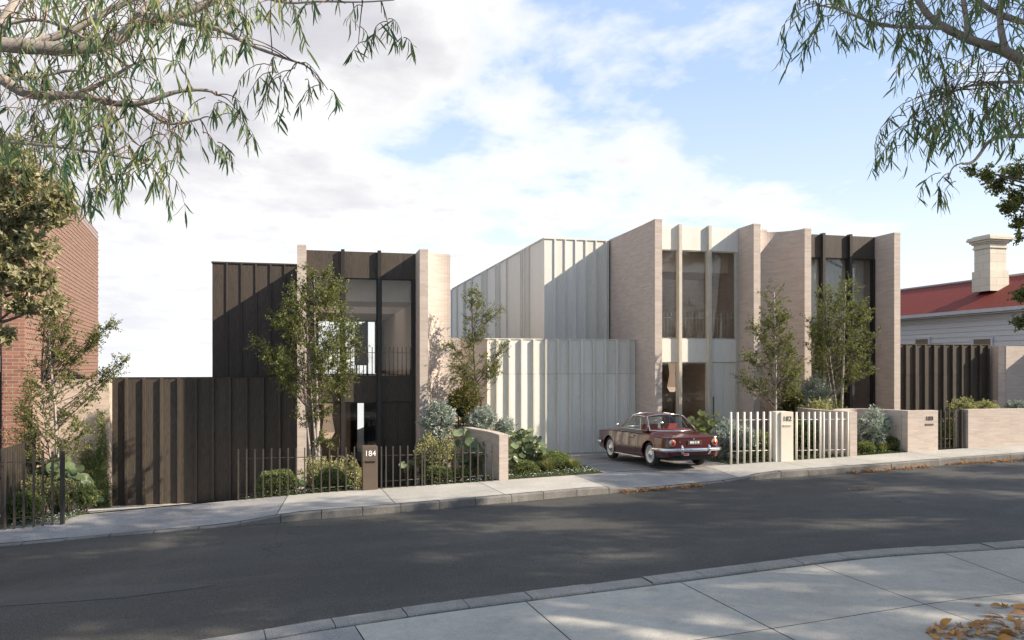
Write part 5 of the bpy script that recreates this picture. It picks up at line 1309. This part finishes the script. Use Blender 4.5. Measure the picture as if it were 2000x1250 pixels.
# ------------------------------------------------------------------ the gum boughs that reach into the picture, and the broad leaved tree
def gum(label, trunk_xy, dep, boughs, sprays, zones, seed, name='gum_tree', leafL=(.09, .178), bark=None, height=7.5):
    """boughs: picture polylines with radius (metres) and depth; sprays: (px, py, length_px, n) hanging leaf sprays; zones: (x0,x1,y0,y1,n) filled with sprays"""
    r = rs(seed); tx, ty = trunk_xy; gz_ = gz(tx); T = thing(name, (tx, ty, gz_), label, 'tree', 'gum trees leaning over the street')
    tb = MB(); tb.tube([(tx+.15, ty, gz_-.1), (tx, ty, gz_+1.5), (tx+.1, ty+.1, gz_+3), (tx+.05, ty, gz_+height*.7), (tx+.3, ty+.2, gz_+height)], [.24, .20, .17, .13, .04], 12); tb.build('trunk', BARK, T)
    lm = MB(); tw = MB(); P, D = [], []; allp = []
    for pts, r0, r1, d0, d1, *lead in boughs:
        w = [np.array(atD(x, y, d0+(d1-d0)*i/(len(pts)-1))) for i, (x, y) in enumerate(pts)]
        if lead:
            st = np.array([tx, ty, gz_+lead[0]]); w = [st, st*.45+w[0]*.55+np.array([0, 0, .12])]+w
        v = smooth_poly([Vector(p) for p in w], 2); n = len(v); lm.tube(v, [(r0+(r1-r0)*i/(n-1))*(1+.06*math.sin(i*1.7)) for i in range(n)], 8); allp += [np.array(p) for p in v[n//4:]]
    allp = np.array(allp)
    def pick(p): return np.argmin(np.linalg.norm(allp-p, axis=1)+2.5*np.maximum(0, p[2]-allp[:, 2]-.02))
    def spray(p0, ln, n, side):
        d = unit(np.array([side*.6+r.normal()*.3, r.normal()*.35, r.uniform(-.1, .4)])); pl = [p0]; m_ = 7
        for i in range(m_): d = unit(d+np.array([r.normal()*.12, r.normal()*.12, -.42])); pl.append(pl[-1]+d*ln/m_)
        tw.tube(pl, [.003*(1-i/(m_+1))+.0009 for i in range(m_+1)], 4, cap=False); pl = np.array(pl)
        for q in range(n):
            t = r.uniform(.12, 1.0)*m_; i = min(m_-1, int(t)); p = pl[i]*(1-(t-i))+pl[i+1]*(t-i)
            P.append(p); D.append(unit(np.array([r.normal()*.42, r.normal()*.42, -1.0])))
    for (px, py, lpx, n) in sprays:
        dep_ = dep+r.uniform(-.5, .5); p0 = np.array(atD(px, py, dep_)); j = pick(p0); q = allp[j]
        mid = (q+p0)/2+np.array([0, 0, .06]); pl = [(1-t)**2*q+2*t*(1-t)*mid+t*t*p0 for t in np.linspace(0, 1, 6)]; tw.tube(pl, [.006, .005, .0045, .004, .0035, .003], 5, cap=False)
        for k in range(max(1, n//9)): spray(p0+r.normal(size=3)*.04, lpx*dep_/F*r.uniform(.75, 1.1), 9+r.randint(5), math.copysign(1, p0[0]-q[0]) if r.rand() < .7 else -1)
    for (x0, x1, y0, y1, n) in zones:
        for k in range(n):
            dep_ = dep+r.uniform(-.9, 1.2); p0 = np.array(atD(r.uniform(x0, x1), r.uniform(y0, y1), dep_)); j = pick(p0); q = allp[j]
            if np.linalg.norm(q-p0) > .25: tw.tube([q, q*.7+p0*.3+r.normal(size=3)*.04+np.array([0, 0, .09]), q*.3+p0*.7+r.normal(size=3)*.04+np.array([0, 0, .08]), p0], [.0045, .0038, .003, .002], 4, cap=False)
            spray(p0, r.uniform(.25, .55), 8+r.randint(8), 1 if r.rand() < .5 else -1)
    lm.build('boughs', BARK, T); tw.build('twigs', BARK3, T)
    P = np.array(P); D = np.array(D); n = len(P); L = r.uniform(*leafL, n)
    leaves('leaves', P, D, rdir(r, n), L, L*r.uniform(.085, .135, n), 'gum', GUMLEAF, T, smooth=True)
    return T
LB = [([(-150, 100), (-40, 84), (0, 82), (60, 84), (110, 72), (170, 45), (220, 15), (300, -20)], .055, .02, 6.0, 6.4, 3.2),
 ([(-20, 86), (70, 92), (140, 98), (200, 88), (240, 72), (265, 48), (290, 36), (330, 32), (370, 22), (430, -5)], .06, .035, 6.05, 6.5),
 ([(320, 36), (370, 48), (435, 57), (480, 85), (540, 108), (590, 125)], .028, .006, 6.4, 6.3),
 ([(262, 52), (275, 30), (300, 5), (320, -10)], .05, .03, 6.3, 6.6),
 ([(-120, 120), (0, 150), (25, 170), (55, 185), (100, 187), (150, 185), (200, 197), (240, 205), (290, 200), (330, 182), (370, 175), (410, 176), (424, 186)], .05, .008, 5.8, 6.0, 2.9),
 ([(145, 185), (190, 168), (240, 138), (262, 125)], .022, .008, 5.9, 5.9), ([(270, 205), (300, 225), (325, 243), (360, 240), (392, 232)], .018, .006, 6.0, 6.0),
 ([(-100, 270), (0, 275), (100, 285), (180, 295), (250, 310), (292, 313)], .02, .006, 6.2, 6.1, 2.6), ([(20, 45), (80, 35), (140, 60), (200, 95), (262, 135)], .014, .008, 5.8, 6.0),
 ([(0, 155), (70, 152), (150, 133), (200, 150)], .018, .006, 6.1, 6.2), ([(0, 50), (20, 20), (35, -10)], .04, .03, 6.2, 6.3), ([(60, 86), (85, 60), (90, 10), (100, -20)], .02, .015, 6.1, 6.4),
 ([(500, -10), (560, 8), (620, 2), (700, 5), (770, 0)], .012, .004, 6.3, 6.3)]
LS = [(420, 186, 110, 18), (414, 285, 60, 20), (398, 262, 50, 14), (425, 240, 110, 14), (470, 200, 50, 14), (462, 215, 45, 10), (545, 128, 110, 22), (575, 135, 110, 24), (600, 140, 100, 22), (560, 160, 90, 18), (625, 165, 80, 12), (640, 175, 50, 8), (530, 120, 110, 14), (695, 60, 65, 16), (700, 85, 45, 14), (752, 35, 60, 18), (745, 25, 60, 14), (760, 60, 40, 8), (470, 70, 60, 10), (480, 85, 40, 8),
 (205, 350, 80, 20), (225, 340, 110, 22), (250, 330, 90, 22), (280, 320, 110, 26), (300, 330, 110, 20), (320, 330, 90, 14), (345, 320, 70, 14), (200, 380, 70, 12), (235, 300, 80, 18), (160, 300, 70, 18), (305, 290, 100, 16), (335, 120, 90, 14), (330, 250, 60, 12), (300, 150, 100, 14), (620, 10, 60, 12), (590, 5, 50, 10), (560, 10, 60, 12), (540, -5, 70, 16), (500, 10, 60, 16), (480, -5, 70, 16), (440, 20, 60, 14), (700, -10, 60, 10), (650, -10, 50, 8), (390, 60, 60, 12), (370, 80, 90, 8), (412, 60, 50, 10)]
LZ = [(-80, 130, -60, 270, 78), (120, 260, -50, 230, 54), (230, 400, -60, 60, 34), (380, 520, -60, 0, 18), (60, 210, 200, 330, 24), (180, 330, 190, 300, 14)]
gum('gum tree whose grey boughs and long leaves hang into the upper left', camxy(-5.6, 5.2), 6.0, LB, LS, LZ, 81)
RB = [([(2200, 160), (2040, 135), (2000, 118), (1950, 95), (1900, 80), (1860, 62), (1830, 45), (1808, 25), (1788, -10)], .062, .025, 7.4, 7.2, 3.4),
 ([(1838, 54), (1780, 53), (1720, 50), (1680, 35), (1640, 18), (1600, 10)], .022, .006, 7.2, 7.0), ([(1895, 80), (1888, 45), (1880, -10)], .03, .02, 7.3, 7.4), ([(1990, 118), (1965, 100), (1952, 50), (1955, -10)], .035, .025, 7.4, 7.6),
 ([(2180, 290), (2040, 268), (2000, 266), (1960, 265), (1930, 275), (1915, 300), (1900, 318), (1880, 320)], .03, .010, 7.4, 7.2, 2.7), ([(2060, 170), (2000, 160), (1955, 160), (1900, 165), (1860, 180)], .025, .008, 7.5, 7.2, 3.2),
 ([(1880, 318), (1860, 325), (1852, 350)], .008, .005, 7.2, 7.2), ([(2100, 60), (2000, 45), (1940, 25), (1900, -10)], .04, .02, 7.6, 7.6, 3.6)]
RS = [(1560, 20, 90, 20), (1545, 40, 70, 16), (1575, 10, 80, 14), (1605, 30, 110, 24), (1620, 50, 90, 22), (1590, 70, 100, 14), (1635, 20, 90, 16), (1690, 40, 60, 18), (1675, 30, 70, 16), (1750, 85, 50, 16), (1770, 70, 60, 16), (1735, 50, 40, 10), (1790, 80, 60, 16),
 (1770, 200, 130, 26), (1790, 190, 130, 26), (1810, 200, 130, 26), (1760, 220, 120, 22), (1745, 260, 70, 16), (1830, 200, 120, 24), (1850, 190, 110, 22), (1868, 210, 110, 20), (1820, 130, 110, 18), (1845, 120, 100, 20), (1780, 240, 100, 20), (1755, 290, 60, 14), (1852, 340, 80, 20), (1860, 360, 60, 16), (1845, 355, 50, 12), (1895, 250, 60, 14), (1925, 240, 60, 14), (1835, 260, 90, 18)]
RZ = [(1560, 1700, -60, 10, 14), (1700, 1860, -60, 40, 34), (1860, 2060, -60, 90, 46), (1880, 2060, 90, 250, 62), (1800, 1880, 140, 240, 22), (1780, 1840, 60, 120, 8)]
gum('gum tree whose boughs and dark narrow leaves hang into the upper right', camxy(7.2, 7.6), 7.2, RB, RS, RZ, 82)

def rosette_tree(label, name, trunk_xy, clusters, dep, seed, mat, L, W, per, bark, rpt=.16, group=None, tip=9):
    """clusters: (px, py, radius_px, count) of leaf rosettes"""
    r = rs(seed); tx, ty = trunk_xy; g = H(tx, ty); T = thing(name, (tx, ty, g), label, 'tree', group); tb = MB()
    trunk = [np.array([tx, ty, g-.1]), np.array([tx+.05, ty, g+1.4]), np.array([tx-.02, ty+.05, g+3.0]), np.array([tx+.1, ty, g+5.4])]; tb.tube(trunk, [.12, .10, .075, .03], 10); tb.build('trunk', bark, T)
    lb = MB(); P, D, Nn = [], [], []
    for (px, py, rp, cnt) in clusters:
        c = np.array(atD(px, py, dep+r.uniform(-.3, .3))); st = trunk[1]*(1-.5)+trunk[3]*.5; tt = min(.95, max(.25, (c[2]-g-.6)/5.0)); st = trunk[0]+(trunk[3]-trunk[0])*tt
        mid = (st+c)/2+np.array([0, 0, -.1]); pl = [(1-t)**2*st+2*t*(1-t)*mid+t*t*c for t in np.linspace(0, 1, 7)]; lb.tube(pl, [.03*(1-t)+.007 for t in np.linspace(0, 1, 7)], 6, cap=False)
        R_ = rp*dep/F
        for q in range(cnt):
            u = rdir(r, 1)[0]; e = c+u*R_*r.uniform(.35, 1.0); dd = unit(u+np.array([0, 0, .5])+r.normal(size=3)*.3)
            lb.tube([c+u*R_*.1, (c+e)/2+r.normal(size=3)*.02, e], [.006, .004, .003], 4, cap=False)
            for k in range(per):
                a = r.rand(); P.append(e-dd*a*rpt+r.normal(size=3)*.01); D.append(unit(dd*.55+rdir(r, 1)[0]*.9)); Nn.append(unit(dd+r.normal(size=3)*.3))
    lb.build('branches', bark, T); n = len(P); leaves('crown', P, D, Nn, L*r.uniform(.7, 1.2, n), W*r.uniform(.8, 1.15, n), 'oval', mat, T)
    return T
MC = [(20, 330, 60, 46), (70, 345, 50, 34), (115, 390, 38, 40), (85, 410, 48, 44), (125, 375, 26, 22), (30, 400, 60, 50), (110, 425, 25, 16), (-30, 370, 70, 40), (20, 460, 60, 48), (70, 480, 42, 34), (-30, 460, 60, 36), (30, 530, 55, 44), (80, 545, 35, 26), (95, 590, 28, 20), (-20, 550, 60, 30), (40, 590, 36, 26), (12, 648, 24, 14), (20, 290, 40, 16), (-40, 300, 60, 24)]
rosette_tree('broad leaved olive green tree with upright leaf rosettes in front of the red brick building', 'broad_leaved_tree', camxy(-9.15, 13.9), MC, 13.7, 83, MAGLEAF, .125, .062, 17, BARK2, rpt=.2)
RC = [(1925, 335, 26, 20), (1900, 330, 18, 10), (1950, 352, 30, 26), (1985, 330, 34, 30), (1985, 380, 30, 26), (1968, 400, 26, 20), (1990, 430, 26, 20), (2020, 400, 60, 40), (2030, 330, 60, 40), (1993, 575, 20, 16), (1992, 625, 20, 16), (2030, 600, 40, 30), (1990, 460, 14, 8), (2040, 480, 50, 30)]
rosette_tree('small leaved tree reaching in at the right edge below the gum', 'small_leaved_tree', camxy(8.6, 12.0), RC, 12.0, 84, PEARLEAF, .055, .036, 16, BARK2, rpt=.22)

# street trees on the camera side: they stand outside the picture and dapple the road
def street_tree(label, xy, zc, R_, seed, n, off=(0, 0)):
    r = rs(seed); tx, ty = xy; g = gz(tx); T = thing('street_tree', (tx, ty, g), label, 'tree', 'street trees behind the viewer')
    top = np.array([tx+off[0], ty+off[1], zc]); tb = MB(); tb.tube([(tx, ty, g-.1), (tx+.1, ty, g+2.5), tuple((np.array([tx, ty, g])+top)/2), tuple(top)], [.26, .2, .16, .06], 10); tb.build('trunk', BARK, T)
    lb = MB(); P, D = [], []; nc = 42; n = int(n*1.25)
    for q in range(nc):
        u = rdir(r, 1)[0]; c = top+u*np.array([R_, R_, R_*.42])*r.uniform(.25, 1.0)**.6; st = top-np.array([0, 0, R_*.4*r.rand()+.8]); mid = (st+c)/2+np.array([0, 0, -.3])
        lb.tube([(1-t)**2*st+2*t*(1-t)*mid+t*t*c for t in np.linspace(0, 1, 6)], [.06, .045, .035, .025, .018, .01], 5, cap=False)
        m_ = n//nc; v = rdir(r, m_)*r.uniform(.1, 1, m_)[:, None]**.5*np.array([.85, .85, .42]); P.append(c+v); D.append(rdir(r, m_)*.7+np.array([0, 0, -.6]))
    lb.build('branches', BARK2, T); P = np.concatenate(P); n = len(P)
    leaves('crown', P, np.concatenate(D), rdir(r, n), r.uniform(.20, .36, n), r.uniform(.08, .12, n), 'long', SHADELEAF, T)
for i, (x, y, zc, R_, n, ox, oy) in enumerate([(7, -5, 10.5, 4.4, 11000, 1.0, 1.5), (15, -4.0, 11.0, 4.8, 12500, 0, 2.0), (23.5, -4, 11.0, 4.8, 12500, 0, 1.5), (31, -3, 10.5, 4.4, 10000, 0, 1.5), (1, -6.5, 9.5, 4.2, 10000, 0, 0), (12, -11, 10, 5.0, 11000, 0, 0),
        (11.5, -1.0, 10.2, 4.2, 8000, 0.0, 6.0), (14, 0.8, 10.4, 4.4, 7000, 0, 2.4), (22.5, 1.5, 10.2, 4.6, 7000, 0, 2.0), (31, 1.5, 10.2, 4.4, 9500, 0, 2.0), (-6, -9, 9, 5, 9000, 0, 0), (22, -12, 11, 5.5, 11000, 0, 0)]):
    street_tree('large leafy street tree on the viewer\'s side of the road, outside the picture', (x, y), zc, R_, 90+i, n, (ox, oy))

# ------------------------------------------------------------------ fallen leaves
def leaf_litter(label, pts, n, seed, spread=.12, L=.06, z=.012, base=-.13, mat=None, kind='stuff'):
    r = rs(seed); w = [onG(x, y, base) for x, y in pts]; P = []
    for q in range(n):
        t = r.rand()*(len(w)-1); i = int(t); p = w[i].lerp(w[i+1], t-i); bias = 0.5+0.5*math.sin(t*9+seed); 
        if r.rand() > .35+.65*bias: continue
        x, y = p.x+r.normal()*.05, p.y-abs(r.normal())*spread*(.4+bias); P.append((x, y, gz(x)+base+z+.02*r.rand()))
    P = np.array(P); n = len(P); D = unit(r.normal(size=(n, 3))*np.array([1, 1, .25])+np.array([0, 0, .1]))
    o = leaves('fallen_leaves', P, D, rdir(r, n)*.5+np.array([0, 0, 1]), r.uniform(.6, 1.2, n)*L, r.uniform(.45, .8, n)*L, 'oval', mat or AUTUMN, None); tag(o, label, 'fallen leaves', kind=kind)
leaf_litter('orange fallen leaves gathered in the gutter below the driveway crossing', [(1207, 962), (1260, 957.5), (1320, 952), (1370, 948)], 330, 101, .10)
leaf_litter('orange fallen leaves along the kerb below the numbered walls', [(1662, 924), (1700, 920.5), (1760, 916), (1808, 911.5)], 300, 102, .08)
leaf_litter('orange fallen leaves along the kerb at the right end of the street', [(1850, 908), (1910, 904), (1960, 901), (2030, 895)], 420, 103, .09)
leaf_litter('few orange leaves out on the asphalt', [(1664, 957), (1680, 956), (1696, 955)], 26, 104, .05)
# maple leaves near the camera: each its own thing
def maple_mesh():
    v = [(0, 0, 0)]; prof = [1.0, .42, .78, .36, .72, .30, .38, .30, .72, .36, .78, .42]
    for k, q in enumerate(prof):
        a = 2*math.pi*k/12; v.append((q*math.cos(a), q*math.sin(a)*.95, .28*q*q*math.sin(2*a+.6)+.10*q))
    f = [(0, 1+k, 1+(k+1) % 12) for k in range(12)]; v += [(-.30, 0, .05), (-.75, .05, .16), (-.75, .09, .16), (-.30, .05, .05)]; f.append((13, 14, 15, 16))
    return v, f
def oval_mesh():
    v = []; f = []
    for i in range(6):
        t = i/5; w = .55*math.sin(math.pi*min(1, t*.96+.03))**.8
        for j in (-1, 0, 1): v.append((t*2-1, j*w, .35*abs(j)*w+.25*math.sin(t*3)))
    for i in range(5):
        for j in range(2): a = i*3+j; f.append((a, a+1, a+4, a+3))
    return v, f
LM = []
for nm_, (v, f), mt in (('maple_leaf', maple_mesh(), AUTUMN2), ('maple_leaf', maple_mesh(), AUTUMN), ('curled_leaf', oval_mesh(), AUTUMN), ('curled_leaf', oval_mesh(), AUTUMN2)):
    me = bpy.data.meshes.new(nm_); me.from_pydata(v, [], f); me.materials.append(mt); me.polygons.foreach_set('use_smooth', [True]*len(me.polygons)); me.update(); LM.append((nm_, me))
r = rs(105); spots = [(1910, 1183), (1945, 1187), (1962, 1186), (1980, 1184), (1998, 1190), (1850, 1222), (1875, 1225), (1820, 1232), (1835, 1238), (1862, 1234), (1890, 1232), (1905, 1230), (1918, 1218), (1932, 1215), (1940, 1205), (1950, 1218), (1965, 1226), (1975, 1212), (1985, 1214), (1992, 1222), (1930, 1236), (1942, 1234), (1955, 1240), (1970, 1243), (1983, 1240), (1996, 1238), (1828, 1247), (1850, 1246), (1872, 1242), (1896, 1244), (1912, 1242), (1935, 1248), (1990, 1204), (2003, 1230), (2010, 1215), (1880, 1250), (1965, 1252), (2006, 1248), (1842, 1228), (1902, 1222), (1812, 1236), (1822, 1241), (1830, 1226), (1858, 1240), (1884, 1236), (1922, 1226), (1948, 1228), (1968, 1234), (1990, 1230), (1925, 1243)]
for i, (px, py) in enumerate(spots):
    ki = r.randint(4); nm_, me = LM[ki]; p = onG(px, py, .0); o = bpy.data.objects.new(nm_, me); COL.objects.link(o); s_ = r.uniform(.052, .088)
    o.scale = (s_, s_, s_*r.uniform(.6, 1.3)); o.location = (p.x, p.y, gz(p.x)+.010+.006*r.rand()); o.rotation_euler = (r.normal()*.25, r.normal()*.25, r.uniform(0, 6.28))
    kl = ['brown lobed maple leaf', 'orange lobed maple leaf', 'curled orange oval leaf', 'curled brown oval leaf'][ki]
    tag(o, kl+' lying on the near footpath in the lower right corner', 'leaf', kl.replace(' leaf', ' leaves')+' on the near footpath')
